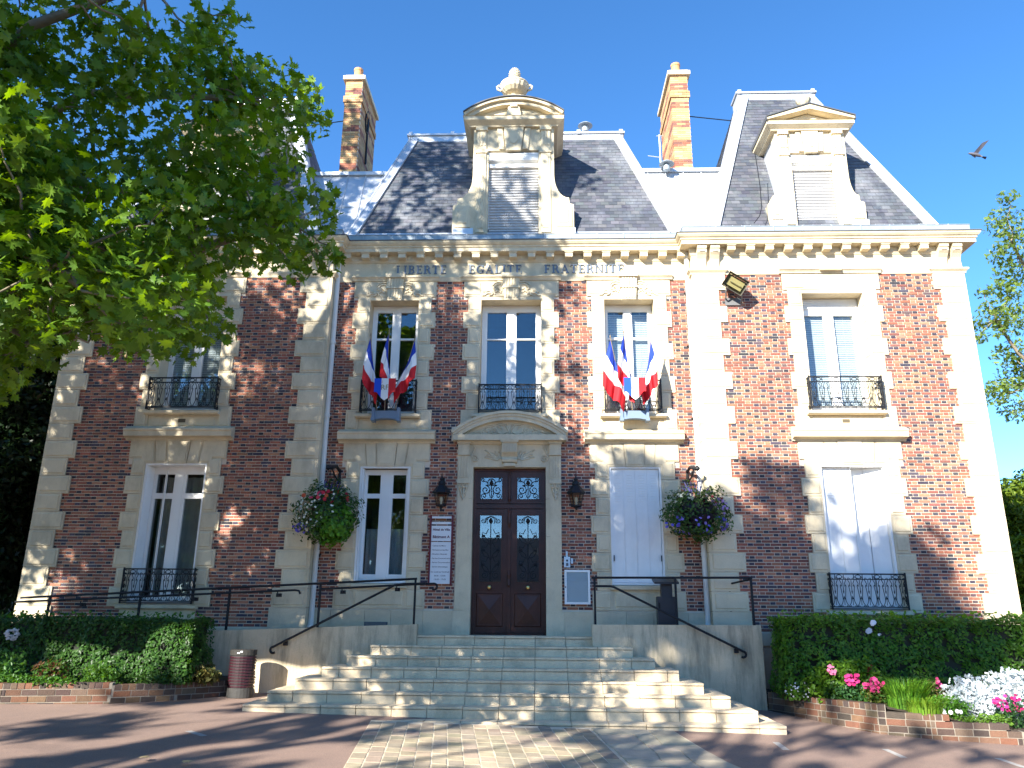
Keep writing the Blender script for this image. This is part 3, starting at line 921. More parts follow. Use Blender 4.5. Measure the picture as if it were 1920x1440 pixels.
# ---- inscription: raised serif capitals
def ring(cx, cz, rx, rz, tx, tz, a0, a1, n=12):
    o = [(cx + rx * math.cos(lerp(a0, a1, i / n)), cz + rz * math.sin(lerp(a0, a1, i / n))) for i in range(n + 1)]
    i_ = [(cx + (rx - tx) * math.cos(lerp(a0, a1, i / n)), cz + (rz - tz) * math.sin(lerp(a0, a1, i / n))) for i in range(n + 1)]
    return [[o[k], o[k + 1], i_[k + 1], i_[k]] for k in range(n)]
def rc(x0, x1, z0, z1): return [(x0, z0), (x1, z0), (x1, z1), (x0, z1)]
def glyph(ch):
    s = lambda x: [rc(x, x + .15, .06, .94)]
    sf = lambda x, z: [rc(x - .07, x + .22, z, z + .06)]
    h = math.pi / 2
    if ch == 'L': return .58, s(.08) + sf(.08, 0) + sf(.08, .94) + [rc(.23, .56, 0, .07), [(.49, .07), (.56, .07), (.56, .28), (.53, .28)]]
    if ch == 'I': return .31, s(.08) + sf(.08, 0) + sf(.08, .94)
    if ch in 'EF':
        q = s(.08) + sf(.08, 0) + [rc(.01, .54, .93, 1.0), [(.47, .93), (.54, .93), (.54, .74), (.51, .74)], rc(.23, .42, .48, .54), rc(.39, .43, .40, .62)]
        if ch == 'E': q += [rc(.23, .56, 0, .07), [(.49, .07), (.56, .07), (.56, .27), (.53, .27)]]
        return .58, q
    if ch == 'T': return .64, [rc(.245, .395, .06, .94), rc(.17, .47, 0, .06), rc(.02, .62, .93, 1.0), [(.02, .93), (.09, .93), (.05, .73), (.02, .73)], [(.55, .93), (.62, .93), (.62, .73), (.59, .73)]]
    if ch == 'B': return .64, s(.08) + [rc(.01, .32, 0, .06), rc(.01, .32, .94, 1.0), rc(.23, .32, .49, .55)] + ring(.32, .755, .24, .245, .13, .055, -h, h) + ring(.32, .265, .28, .265, .14, .055, -h, h)
    if ch == 'R': return .70, s(.08) + sf(.08, 0) + [rc(.01, .32, .94, 1.0), rc(.23, .32, .46, .52), [(.36, .49), (.50, .52), (.70, 0), (.53, 0)]] + ring(.32, .73, .25, .27, .14, .06, -h, h)
    if ch == 'G': return .74, ring(.40, .5, .37, .51, .15, .06, .62, 2 * math.pi - .55, 20) + [rc(.55, .69, .05, .42), rc(.47, .74, .42, .47), [(.64, .70), (.69, .70), (.69, .98), (.66, .98)]]
    if ch == 'A': return .74, [[(.06, .05), (.12, .05), (.40, .92), (.34, 1.0)], [(.34, 1.0), (.42, 1.0), (.70, .05), (.54, .05)], rc(.20, .56, .32, .37), rc(0, .20, 0, .055), rc(.46, .76, 0, .055)]
    if ch == 'N': return .76, [rc(.09, .16, .05, .95), rc(.60, .67, .05, .95), [(.09, 1.0), (.24, 1.0), (.67, 0), (.58, 0)], rc(.0, .25, 0, .05), rc(.0, .2, .95, 1.0), rc(.50, .76, .95, 1.0)]
for word, xa, xb in (('LIBERTE', -2.742, -1.544), ('EGALITE', -1.02, .244), ('FRATERNITE', .777, 2.65)):
    gl = [glyph(c_) for c_ in word]
    gap = .12
    tot = sum(q[0] for q in gl) + gap * (len(word) - 1)
    k_ = (xb - xa) / tot
    x = xa
    for wd, polys in gl:
        b = MB()
        for p in polys: b.prism([(x + u * k_, 9.436 + v * .212) for u, v in p], -.045, -.018)
        b.build('letter', LETTER, FRZ)
        x += (wd + gap) * k_

# ================================================================== windows
def pane(x0, x1, y, z0, z1, parent, mat=GLA):
    b = MB(); b.box(x0 - .004, x1 + .004, y - .003, y + .003, z0 - .004, z1 + .004)
    return b.build('pane', mat, parent)

def casement(xc, ho, z0, z1, y, rows, fo=.06, mull=.10, st=.05, mat=PVC, gm=GLA, label=None):
    """two-leaf window; rows = list of (zlo, zhi) pane rows inside z0..z1"""
    b = MB()
    d0, d1 = y, y + .06
    b.box(xc - ho, xc - ho + fo, d0, d1, z0, z1); b.box(xc + ho - fo, xc + ho, d0, d1, z0, z1)
    b.box(xc - ho + fo, xc + ho - fo, d0, d1, z1 - fo, z1); b.box(xc - ho + fo, xc + ho - fo, d0, d1, z0, z0 + fo)
    b.box(xc - mull / 2, xc + mull / 2, d0 - .022, d1, z0 + fo, z1 - fo)
    zz = [z0 + fo] + [q for r in rows for q in r] + [z1 - fo]
    for sx in (-1, 1):
        xi0, xi1 = sorted((xc + sx * mull / 2, xc + sx * (ho - fo)))
        b.box(xi0, xi0 + st, d0 - .012, d1 - .01, z0 + fo, z1 - fo); b.box(xi1 - st, xi1, d0 - .012, d1 - .01, z0 + fo, z1 - fo)
        for i in range(0, len(zz), 2):
            if zz[i + 1] - zz[i] > .002: b.box(xi0 + st, xi1 - st, d0 - .010, d1 - .012, zz[i], zz[i + 1])
    win = b.build('window', mat, TH)
    for sx in (-1, 1):
        xi0, xi1 = sorted((xc + sx * mull / 2, xc + sx * (ho - fo)))
        for a, c in rows: pane(xi0 + st, xi1 - st, y + .03, a, c, win, gm)
    return win

def blind(x0, x1, y, z0, z1, parent, pitch=.045, mat=BLIND):
    b = MB()
    n = int((z1 - z0) / pitch)
    for i in range(n):
        z = z0 + i * pitch
        b.add([(x0, y, z), (x1, y, z), (x1, y + .016, z + .042), (x0, y + .016, z + .042)], [(0, 1, 2, 3)])
    for x in (lerp(x0, x1, .2), lerp(x0, x1, .8)): b.box(x - .004, x + .004, y - .004, y, z0, z1)
    return b.build('blind', mat, parent)

def curtain(x0, x1, y, z0, z1, parent):
    b = MB(); n = 28
    vs = []
    for i in range(n + 1):
        x = lerp(x0, x1, i / n); yy = y + .035 * math.sin(i * 1.3) + .012 * math.sin(i * 3.1)
        vs += [(x, yy, z0), (x, yy, z1)]
    b.add(vs, [(2 * i, 2 * i + 2, 2 * i + 3, 2 * i + 1) for i in range(n)])
    return b.build('curtain', CURT, parent, smooth=True)

for xc in (-2.74, 2.74):
    w_ = casement(xc, .575, 6.0, UTOP, .36, [(6.16, 7.90), (7.945, 8.60)])
    if xc > 0: blind(xc - .5, xc + .5, .47, 6.1, 8.62, w_)
casement(0, .70, 6.0, UTOP, .37, [(6.16, 7.90), (7.93, 8.60)], fo=.075, mull=.13)
for sx in (-1, 1):
    xc = sx * 7.30
    w_ = casement(xc, .683, 6.0, 8.50, .06, [(6.2, 8.36)], fo=.07, mull=.12)
    b = MB(); b.box(xc - .683, xc + .683, .04, .16, 8.505, UTOP)
    for i in range(5): b.box(xc - .68, xc + .68, .024, .04, 8.52 + i * .048, 8.555 + i * .048)
    b.build('shutter_box', WHITE, w_)
    blind(xc - .6, xc + .6, .15, 6.1, 8.40, w_)
# lower window left of the door
w_ = casement(-2.74, .545, 2.36, LTOP - .04, .22, [(2.50, 4.14), (4.24, 4.66)], fo=.06, mull=.17, st=.055)
def casing(xc, ho, z0, z1, parent, y=-.012):
    b = MB()
    b.box(xc - ho, xc - ho + .04, y, .10, z0, z1); b.box(xc + ho - .04, xc + ho, y, .10, z0, z1)
    b.box(xc - ho + .04, xc + ho - .04, y, .10, z1 - .035, z1); b.box(xc - ho + .04, xc + ho - .04, y + .01, .12, z0, z0 + .04)
    return b.build('shutter_frame', WHITE, parent)
casing(-2.74, .559, 2.312, LTOP - .002, w_)
b = MB()
for sx in (-1, 1):
    x = -2.74 + sx * .50
    b.box(x - .014, x + .014, .02, .21, 2.36, LTOP - .04)
    for i in range(10): b.box(x - sx * .020 - .006, x - sx * .020 + .006, .05, .18, 4.1 + i * .055, 4.125 + i * .055)
b.build('folded_shutter', WHITE, w_)
curtain(-3.2, -2.3, .55, 2.4, 3.5, w_)
# closed shutters right of the door
b = MB(); b.box(2.74 - .559, 2.74 + .559, .10, .14, 2.312, LTOP - .002); wsh = b.build('window', WHITE, TH)
casing(2.74, .559, 2.312, LTOP - .002, wsh)
def shutter(x0, x1, y, z0, z1, parent, louv=True, y1=None):
    """one leaf; y at x0, y1 at x1 (a leaf may stand ajar)"""
    y1 = y if y1 is None else y1
    d = Vector((x1 - x0, y1 - y)); L = d.length; d.normalize(); n = Vector((d.y, -d.x))
    b = MB()
    def bx(u0, u1, w0, w1, za, zb):
        q = [(Vector((x0, y)) + d * u + n * w) for u, w in ((u0, w1), (u1, w1), (u1, w0), (u0, w0))]
        b.add([(p.x, p.y, za) for p in q] + [(p.x, p.y, zb) for p in q], [(0, 1, 5, 4), (1, 2, 6, 5), (2, 3, 7, 6), (3, 0, 4, 7), (4, 5, 6, 7), (3, 2, 1, 0)])
    bx(.003, L - .003, -.02, 0, z0, z1)
    if louv:
        for i in range(11):
            z = z1 - .14 - i * .057
            bx(L * .28, L * .78, 0, .010, z, z + .022)
    bx(.0, .022, .0005, .007, z0, z1)
    return b.build('shutter', WHITE, parent)
xs = [2.74 - .515 + i * 1.03 / 4 for i in range(5)]
for i in range(4): shutter(xs[i], xs[i + 1], .035 + .003 * (i % 2), 2.36, LTOP - .045, wsh)
for sx in (-1, 1):
    b = MB(); b.box(2.74 + sx * .50 - .008, 2.74 + sx * .50 + .008, -.02, .02, 2.80, 2.92); b.build('hinge', IRON, wsh)
# wing french windows
w_ = casement(-7.30, .66, 1.85, LTOP - .01, -.02, [(2.0, 4.08), (4.20, 4.62)], fo=.065, mull=.15, st=.06)
curtain(-7.85, -6.75, .30, 1.9, 4.6, w_)
casing(-7.30, .684, 1.855, LTOP - .002, w_, -.315)
shutter(-7.945, -7.90, -.26, 1.9, LTOP - .05, w_, True, -.03); shutter(-7.60, -7.645, -.03, 1.9, LTOP - .05, w_, True, -.02)
shutter(-6.70, -6.655, -.03, 1.9, LTOP - .05, w_, True, -.26)
b = MB(); b.box(7.30 - .684, 7.30 + .684, .08, .12, 1.853, LTOP - .002); wsh2 = b.build('window', WHITE, TH)
casing(7.30, .684, 1.855, LTOP - .002, wsh2, -.315)
xs = [6.66, 6.97, 7.285]
for i in range(2): shutter(xs[i], xs[i + 1], -.20 + .003 * i, 1.89, LTOP - .045, wsh2)
shutter(7.30, 7.60, -.02, 1.89, LTOP - .045, wsh2, False, -.09); shutter(7.605, 7.94, -.095, 1.89, LTOP - .045, wsh2, False, -.20)
b = MB(); b.box(7.276, 7.30, -.215, .08, 1.89, LTOP - .045); b.build('shutter_edge', WHITE, wsh2)

# ================================================================== balcony railings
def baluster_mesh(h=.60):
    b = MB(); r = .0075
    k = h / .60
    for sx in (-1, 1):
        def T(pts): return [(sx * x, 0, z * k) for x, z in pts]
        b.tube(T([(.080, .015), (.045, .07), (.028, .12), (.026, .17), (.052, .37), (.060, .40), (.050, .425), (.032, .42), (.030, .40), (.042, .395)]), r, 4)
        b.tube(T([(.058, .40), (.030, .445), (.050, .49), (.070, .53), (.055, .565), (.030, .555), (.022, .53), (.045, .53)]), r, 4)
        b.tube(T([(.028, .12), (.0, .20), (.0, .21)]), r * .9, 4)
        b.tube(T([(.080, .015), (.060, .0), (.04, .012), (.055, .03)]), r, 4)
    b.tube([(0, 0, .30 * k), (0, 0, .52 * k)], r * .9, 4); b.tube([(0, 0, .03 * k), (0, 0, .16 * k)], r * .8, 4)
    b.lathe([(.003, .25 * k), (.014, .29 * k), (.006, .33 * k)], 0, 0, 5)
    b.tube([(-.028, 0, .165 * k), (.028, 0, .165 * k)], r * .9, 4)
    return b.mesh('baluster', IRON)
BAL = baluster_mesh()
def ring_mesh():
    b = MB()
    b.tube([(.055 * math.cos(t), 0, .036 * math.sin(t)) for t in [i * math.pi / 6 for i in range(12)]], .008, 4, True)
    for sx in (-1, 1):
        b.tube([(sx * .055, 0, .012), (sx * .095, 0, .014)], .007, 4); b.tube([(sx * .055, 0, -.012), (sx * .095, 0, -.014)], .007, 4)
        b.tube([(sx * .088, 0, -.045), (sx * .088, 0, .045)], .007, 4)
    return b.mesh('ring_ornament', IRON)
RNG = ring_mesh()
def railing(xc, hw, z0, yf, yw, h=.70):
    b = MB()
    z1 = z0 + h
    for z, t in ((z1, .014), (z1 - .105, .009), (z0 + .035, .010), (z0 + .003, .009)):
        b.box(xc - hw, xc + hw, yf - .012, yf + .012, z - t, z + t)
        for sx in (-1, 1): b.box(xc + sx * hw - .011, xc + sx * hw + .011, yf + .012, yw, z - t * .9, z + t * .9)
    for sx in (-1, 1):
        b.box(xc + sx * hw - .014, xc + sx * hw + .014, yf - .014, yf + .014, z0 - .02, z1 + .03)
    root = b.build('balcony_railing', IRON, TH)
    n = max(5, round(2 * hw / .172)); p = 2 * hw / n
    def put(me, nm, x, y, z, rz=0, sc=1):
        o = bpy.data.objects.new(nm, me); C.objects.link(o); o.parent = root
        o.location = (x, y, z); o.rotation_euler = (0, 0, rz); o.scale = (sc, 1, 1); WLOC[o.name] = Vector()
        o.matrix_parent_inverse = Matrix.Identity(4)
    for i in range(n): put(BAL, 'baluster', xc - hw + p * (i + .5), yf, z0 + .04, 0, p / .172)
    m = max(3, round(n / 2)); q = 2 * hw / m
    for i in range(m): put(RNG, 'ring_ornament', xc - hw + q * (i + .5), yf, z1 - .055)
    for sx in (-1, 1):
        put(BAL, 'baluster', xc + sx * hw, (yf + yw) / 2, z0 + .04, math.pi / 2)
        put(RNG, 'ring_ornament', xc + sx * hw, (yf + yw) / 2, z1 - .055, math.pi / 2)
    return root
for xc in (-2.74, 2.74): railing(xc, .62, 6.035, -.20, -.02, .70)
railing(0, .70, 6.035, -.15, -.02, .62)
for sx in (-1, 1):
    railing(sx * 7.30, .775, 6.02, -.50, -.33, .70)
    railing(sx * 7.30, .755, 1.865, -.45, -.33, .68)

# ================================================================== door
b = MB()
yd = .16
b.box(-.79, .79, yd + .06, yd + .10, 3.90, 4.03); b.box(-.79, .79, yd + .02, yd + .07, 3.925, 4.0)
b.box(-.79, -.735, yd, yd + .10, LAND, 4.795); b.box(.735, .79, yd, yd + .10, LAND, 4.795); b.box(-.735, .735, yd, yd + .10, 4.735, 4.795)
b.box(-.735, .735, yd - .10, yd + .05, LAND - .01, LAND + .025)
door = b.build('door', WOOD, TH)
def wrought(b, cx, z0, z1, y, hw, tall):
    r = .0085
    def sp(cx_, cz, rr, a0, tn, sx): b.tube([(cx + sx * (q[0]), y, q[1]) for q in spiral(cx_, cz, rr, rr * .22, a0, tn, 14)], r, 5)
    H = z1 - z0
    b.tube([(cx, y, z0 + .01), (cx, y, z1 - .17)], r * 1.2, 5)
    for sx in (-1, 1):
        if not tall:
            sp(.13, z0 + H * .42, .105, 1.6, 1.45, sx); sp(.16, z0 + H * .14, .068, -1.2, 1.3, sx); sp(.185, z1 - H * .10, .05, 3.9, 1.2, sx)
            b.tube([(cx + sx * .13, y, z0 + H * .42 + .105), (cx + sx * .03, y, z0 + H * .62), (cx + sx * .10, y, z1 - H * .22), (cx + sx * .17, y, z1 - H * .16)], r, 5)
            b.tube([(cx + sx * .02, y, z0 + H * .06), (cx + sx * .05, y, z0 + H * .25), (cx + sx * .03, y, z0 + H * .45)], r, 5)
        else:
            sp(.165, z1 - .12, .06, 2.2, 1.3, sx)
            b.tube([(cx + sx * .12, y, z1 - .16), (cx + sx * .10, y, z1 - .06), (cx, y, z1 - .02)], r, 5)
            for q in range(3):
                zc = z1 - .45 - q * .30
                b.tube([(cx, y, zc - .22), (cx + sx * .06, y, zc - .08), (cx + sx * .15, y, zc + .0)], r, 5)
                b.tube([(cx + sx * .03, y, zc - .16), (cx + sx * .13, y, zc - .13), (cx + sx * .19, y, zc - .02), (cx + sx * .18, y, zc + .08), (cx + sx * .10, y, zc + .05), (cx + sx * .05, y, zc + .15)], r, 5)
                b.lathe([(.004, zc - .03), (.03, zc - .015), (.03, zc + .015), (.004, zc + .03)], cx + sx * .15, y, 6)
            sp(.12, z0 + .14, .085, 1.4, 1.5, sx)
    b.lathe([(.006, z1 - .19), (.03, z1 - .165), (.044, z1 - .13), (.038, z1 - .10), (.02, z1 - .07), (.004, z1 - .05)], cx, y, 8)
    for t in range(16):
        a = math.pi * t / 15
    b.tube([(cx + .085 * math.cos(math.pi * t / 12), y, z1 - .13 + .10 * math.sin(math.pi * t / 12)) for t in range(-2, 15)], r, 5)
BRASS = M('brass', (.65, .48, .18), .3, .1, metal=1.0)
for sx in (-1, 1):
    # transom light
    x0, x1 = sorted((sx * .035, sx * .735))
    cx = sx * .405
    for nm, za, zb, gz0, gz1 in (('transom_light', 4.035, 4.73, 4.13, 4.61), ('door_leaf', LAND + .03, 3.895, 2.36, 3.775)):
        b = MB()
        px0, px1 = cx - .235, cx + .235
        yl = yd + .025
        b.box(x0, px0, yl, yl + .05, za, zb); b.box(px1, x1, yl, yl + .05, za, zb)
        b.box(px0, px1, yl, yl + .05, gz1, zb)
        if nm == 'transom_light': b.box(px0, px1, yl, yl + .05, za, gz0)
        else:
            b.box(px0, px1, yl, yl + .05, za, gz0)
            pz0, pz1 = LAND + .16, 2.13
            b.frustum((px0 - .05, px1 + .05, pz0, pz1), (px0 - .03, px1 + .03, pz0 + .02, pz1 - .02), yl - .0005, yl - .018)
            b.add([(px0, yl - .0185, pz0 + .05), (px1, yl - .0185, pz0 + .05), (px1, yl - .0185, pz1 - .05), (px0, yl - .0185, pz1 - .05), (cx, yl - .055, (pz0 + pz1) / 2)],
                  [(0, 1, 4), (1, 2, 4), (2, 3, 4), (3, 0, 4)])
            b.box(px0 - .04, px1 + .04, yl - .020, yl, 2.20, 2.30)
        for e in (.0, .022):
            q = .022 + e
            b.box(px0 - q, px0 - q + .02, yl - .018 + e * .4, yl, gz0 - q, gz1 + q); b.box(px1 + q - .02, px1 + q, yl - .018 + e * .4, yl, gz0 - q, gz1 + q)
            b.box(px0 - q + .02, px1 + q - .02, yl - .018 + e * .4, yl, gz1 + q - .02, gz1 + q); b.box(px0 - q + .02, px1 + q - .02, yl - .018 + e * .4, yl, gz0 - q, gz0 - q + .02)
        b.build(nm, WOOD, door)
        pane(px0, px1, yl + .035, gz0, gz1, door, GLD)
        b = MB(); wrought(b, cx, gz0, gz1, yl + .012, .23, nm == 'door_leaf'); b.build('iron_grille', IRON, door)
    b = MB(); b.lathe([(.012, 0), (.012, .05), (.035, .06), (.045, .085), (.03, .105), (.005, .11)], 0, 0, 12)
    me = b.mesh('door_knob', BRASS); o = bpy.data.objects.new('door_knob', me); link(o, door)
    o.location = (sx * .41, yd + .008, 2.245); o.rotation_euler = (math.pi / 2, 0, 0)
b = MB(); b.box(-.034, .034, yd - .015, yd + .06, LAND + .03, 3.895); b.lathe([(.02, 2.25), (.042, 2.3), (.03, 2.42), (.042, 2.5), (.02, 2.6)], 0, yd - .015, 10)
b.lathe([(.02, 3.5), (.04, 3.6), (.035, 3.85), (.02, 3.89)], 0, yd - .01, 10); b.build('astragal', WOOD, door)
b = MB(); b.box(-.033, .033, yd - .005, yd + .06, 4.035, 4.73); b.lathe([(.02, 4.06), (.04, 4.12), (.025, 4.2), (.032, 4.6), (.02, 4.72)], 0, yd - .005, 10); b.build('astragal', WOOD, door)
b = MB(); b.box(-.8, .8, .55, .60, LAND, 4.8); b.build('hall_screen', ROOM, door)

# ---- stone door surround
sur = MB()
for sx in (-1, 1):
    for za, zb in ((1.765, 2.45), (2.455, 3.30), (3.305, 4.10), (4.105, 4.798)):
        x0, x1 = sorted((sx * .796, sx * 1.13))
        sur.box(x0, x1, -.045, .16, za, zb)
    x0, x1 = sorted((sx * .796, sx * 1.16))
    sur.box(x0, x1, -.075, .16, LAND - .02, 1.762)
sur.box(-1.13, 1.13, -.040, .16, 4.80, 5.36)
SUR = sur.build('door_surround', STONE, TH)
for sx in (-1, 1):
    cx = sx * 1.005
    b = MB()
    b.box(cx - .128, cx + .128, -.115, -.03, 5.08, 5.30); b.box(cx - .15, cx + .15, -.15, -.03, 5.302, 5.36)
    b.box(cx - .135, cx + .135, -.125, -.03, 5.055, 5.078)
    b.box(cx - .125, cx + .125, -.075, -.03, 4.50, 5.053)
    for i in range(4): b.box(cx - .105 + i * .06, cx - .075 + i * .06, -.095, -.06, 4.56, 5.04)
    b.box(cx - .13, cx + .13, -.10, -.03, 4.43, 4.51)
    b.box(cx - .12, cx + .12, -.055, -.03, 1.80, 4.428)
    b.build('pilaster', STONE, SUR)
    pl_ = []
    for q in (-1, 1):
        pl_.append([(cx + q * a, z) for a, z in spiral(.055, 4.38, .05, .012, 1.5, 1.2, 9)])
        pl_.append([(cx + q * .08, 4.34), (cx + q * .05, 4.26), (cx + q * .02, 4.22)])
        pl_.append([(cx + q * .045, 4.22), (cx + q * .03, 4.16), (cx, 4.13)])
    pl_.append([(cx, 4.40), (cx + .01, 4.30), (cx, 4.20), (cx, 4.08)])
    scrollwork(pl_, -.075, .022, 'carving', SUR)
# carved frieze over the door
b = MB()
b.sweepx([(-.03, 4.87), (-.13, 4.90), (-.15, 4.95), (-.10, 5.02), (-.14, 5.06), (-.20, 5.10), (-.21, 5.30), (-.23, 5.31), (-.23, 5.36), (-.03, 5.36)], -.165, .165)
b.box(-.20, .20, -.25, -.03, 5.325, 5.365); b.box(-.12, .12, -.16, -.03, 4.80, 4.868)
for i in range(4): b.box(-.12 + i * .066, -.082 + i * .066, -.222, -.2, 5.12, 5.285)
b.build('keystone', STONE, SUR)
pl_ = []
for sx in (-1, 1):
    for i in range(7):
        a = math.radians(20 + i * 17)
        pl_.append([(sx * (.22 + .06 * math.cos(a)), 4.94 + .03 * math.sin(a)), (sx * (.22 + .20 * math.cos(a)), 4.94 + .15 * math.sin(a)), (sx * (.24 + .33 * math.cos(a)), 4.95 + .20 * math.sin(a))])
    pl_.append([(sx * .55, 5.18), (sx * .45, 5.12), (sx * .35, 5.02), (sx * .25, 4.95)])
    pl_.append([(sx * a, z) for a, z in spiral(.77, 4.98, .085, .02, .5, 1.5, 12)])
    pl_.append([(sx * .84, 5.04), (sx * .80, 5.14), (sx * .76, 5.22), (sx * .80, 5.28)])
for q_ in (-1, 1): scrollwork([p for p in pl_ if p[0][0] * q_ > 0], -.05, .02, 'carving', SUR)
b = MB(); b.sweepx([(-.03, 5.30), (-.075, 5.30), (-.10, 5.33), (-.12, 5.36), (-.03, 5.36)], -.87, .87); b.build('bed_moulding', STONE, SUR)
# segmental pediment
ped = MB()
ped.box(-1.25, 1.25, -.26, .03, 5.362, 5.485)
ro, zc0 = None, None
hw, rise, zb = 1.29, .46, 5.56
ro = (hw * hw + rise * rise) / (2 * rise); zc0 = zb + rise - ro
aa = math.asin(hw / ro)
def band(r0, r1, y0):
    o = [(r1 * math.sin(t), zc0 + r1 * math.cos(t)) for t in [lerp(-aa, aa, i / 24) for i in range(25)]]
    i_ = [(r0 * math.sin(t), zc0 + r0 * math.cos(t)) for t in [lerp(-aa, aa, i / 24) for i in range(25)]]
    for k_ in range(24):
        ped.prism([o[k_], o[k_ + 1], i_[k_ + 1], i_[k_]], y0, .03)
band(ro - .06, ro, -.29); band(ro - .115, ro - .061, -.26); band(ro - .20, ro - .116, -.235)
tym = [(-1.2, 5.487)] + [((ro - .2) * math.sin(t), zc0 + (ro - .2) * math.cos(t)) for t in [lerp(-aa * .93, aa * .93, i / 20) for i in range(21)]] + [(1.2, 5.487)]
tym = [p for p in tym if p[1] >= 5.486]
ped.prism(tym, -.10, .03)
PED = ped.build('pediment', STONE, SUR)
pl_ = []
for sx in (-1, 1):
    pl_ += [[(sx * a, z) for a, z in spiral(.36, 5.60, .085, .02, 2.4, 1.5, 12)], [(sx * a, z) for a, z in spiral(.62, 5.55, .05, .014, .4, 1.3, 10)],
            [(sx * .06, 5.56), (sx * .16, 5.52), (sx * .26, 5.56), (sx * .30, 5.66), (sx * .42, 5.70), (sx * .52, 5.66)],
            [(sx * .52, 5.66), (sx * .60, 5.62), (sx * .72, 5.58), (sx * .84, 5.53), (sx * .95, 5.51)],
            [(sx * .05, 5.66), (sx * .12, 5.74), (sx * .22, 5.74), (sx * .30, 5.76)], [(sx * .16, 5.62), (sx * .20, 5.68), (sx * .26, 5.70)],
            [(sx * .46, 5.54), (sx * .50, 5.60), (sx * .56, 5.62)]]
    for q in range(5): pl_.append([(sx * (.18 + q * .13), 5.51), (sx * (.21 + q * .13), 5.55 - .006 * q), (sx * (.25 + q * .13), 5.54 - .006 * q)])
pl_ += [[(-.06, 5.75), (-.05, 5.65), (0, 5.52), (.05, 5.65), (.06, 5.75)], [(0, 5.80), (.02, 5.86), (0, 5.89), (-.02, 5.86), (0, 5.80)]]
scrollwork(pl_, -.11, .021, 'carving', SUR)

# ---- downpipes in the inner corners
for sx in (-1, 1):
    b = MB()
    x = sx * 4.115
    b.tube([(x, -.10, 9.86), (x, -.10, 1.52)], .058, 12)
    for z in (9.45, 7.70, 5.95, 4.35, 2.95): b.lathe([(.062, z - .05), (.070, z - .045), (.070, z + .03), (.062, z + .04)], x, -.10, 12)
    b.lathe([(.062, 9.72), (.085, 9.78), (.085, 9.88), (.062, 9.88)], x, -.10, 12)
    b.tube([(x, -.10, 1.56), (x, -.13, 1.44), (x, -.24, 1.36)], .062, 10)
    p_ = b.build('downpipe', PIPE, TH, smooth=False)
    for z in (8.9, 7.6, 5.9, 4.3, 2.9):
        b = MB(); b.box(x - .085, x + .085, -.075, -.005, z - .012, z + .012); b.build('bracket', IRON, p_)
b = MB()
for q in range(9):                                            # old cable run beside the right-hand pipe
    pass
b.tube([(4.19, -.20, 9.2 - i * .5 ) for i in range(16)], .012, 5); b.build('cable', IRON, WALLR)

# ================================================================== roofs
SLC = [(.070, .076, .092), (.086, .092, .106), (.058, .064, .080), (.100, .104, .116), (.076, .082, .096)]
def on(a, b_, t): return Vector(a).lerp(Vector(b_), t)
slates = []
def slate_face(roof, bl, br, tl, tr, course=.125, wdt=.21, keep=True):
    """lay slates on the planar trapezoid bl-br-tr-tl"""
    bl, br, tl, tr = map(Vector, (bl, br, tl, tr))
    H = ((tl + tr) / 2 - (bl + br) / 2).length
    nrm = (br - bl).cross(tl - bl).normalized()
    n = int(H / course)
    for i in range(n):
        t0, t1 = i / n, min(1, (i + 1.25) / n)
        L0, R0, L1, R1 = bl.lerp(tl, t0), br.lerp(tr, t0), bl.lerp(tl, t1), br.lerp(tr, t1)
        W0 = (R0 - L0).length
        ex = (R0 - L0).normalized()
        mid0 = (L0 + R0) / 2; mid1 = (L1 + R1) / 2
        u = -math.floor(W0 / 2 / wdt) * wdt - wdt + (wdt / 2 if i % 2 else 0)
        while u < W0 / 2:
            a, c = max(u, -W0 / 2), min(u + wdt, W0 / 2)
            W1 = (R1 - L1).length
            a1, c1 = max(a, -W1 / 2), min(c, W1 / 2)
            if c - a > .04 and c1 - a1 > .01:
                e = .002 + R.uniform(0, .003)
                lift = .010 + R.uniform(0, .004)
                p = [mid0 + ex * (a + e) + nrm * lift, mid0 + ex * (c - e) + nrm * lift, mid1 + ex * (c1 - e) + nrm * .003, mid1 + ex * (a1 + e) + nrm * .003]
                q = [mid0 + ex * (a + e), mid0 + ex * (c - e)]
                slates.append((roof, p, q, jit(R.choice(SLC), .16), keep))
            u += wdt

def roof_block(corners_b, corners_t, name='roof'):
    b = MB()
    vs = list(corners_b) + list(corners_t)
    b.add(vs, [(0, 1, 5, 4), (1, 2, 6, 5), (2, 3, 7, 6), (3, 0, 4, 7), (4, 5, 6, 7)])
    return b.build(name, M('slate_underlay', (.06, .065, .078), .6, .2, 5) if 'slate_underlay' not in bpy.data.materials else bpy.data.materials['slate_underlay'], TH)

def strip(b, p, q, n, wd, th=.03, off=.0):
    """flat flashing of width wd along p-q on a face with normal n"""
    p, q, n = Vector(p), Vector(q), Vector(n).normalized()
    d = (q - p).normalized(); s_ = n.cross(d).normalized()
    P = [p + s_ * off, p + s_ * (off + wd), q + s_ * (off + wd), q + s_ * off]
    vs = [x + n * th for x in P] + [x - n * .02 for x in P]
    b.add(vs, [(0, 1, 2, 3), (0, 4, 5, 1), (1, 5, 6, 2), (2, 6, 7, 3), (3, 7, 4, 0)])

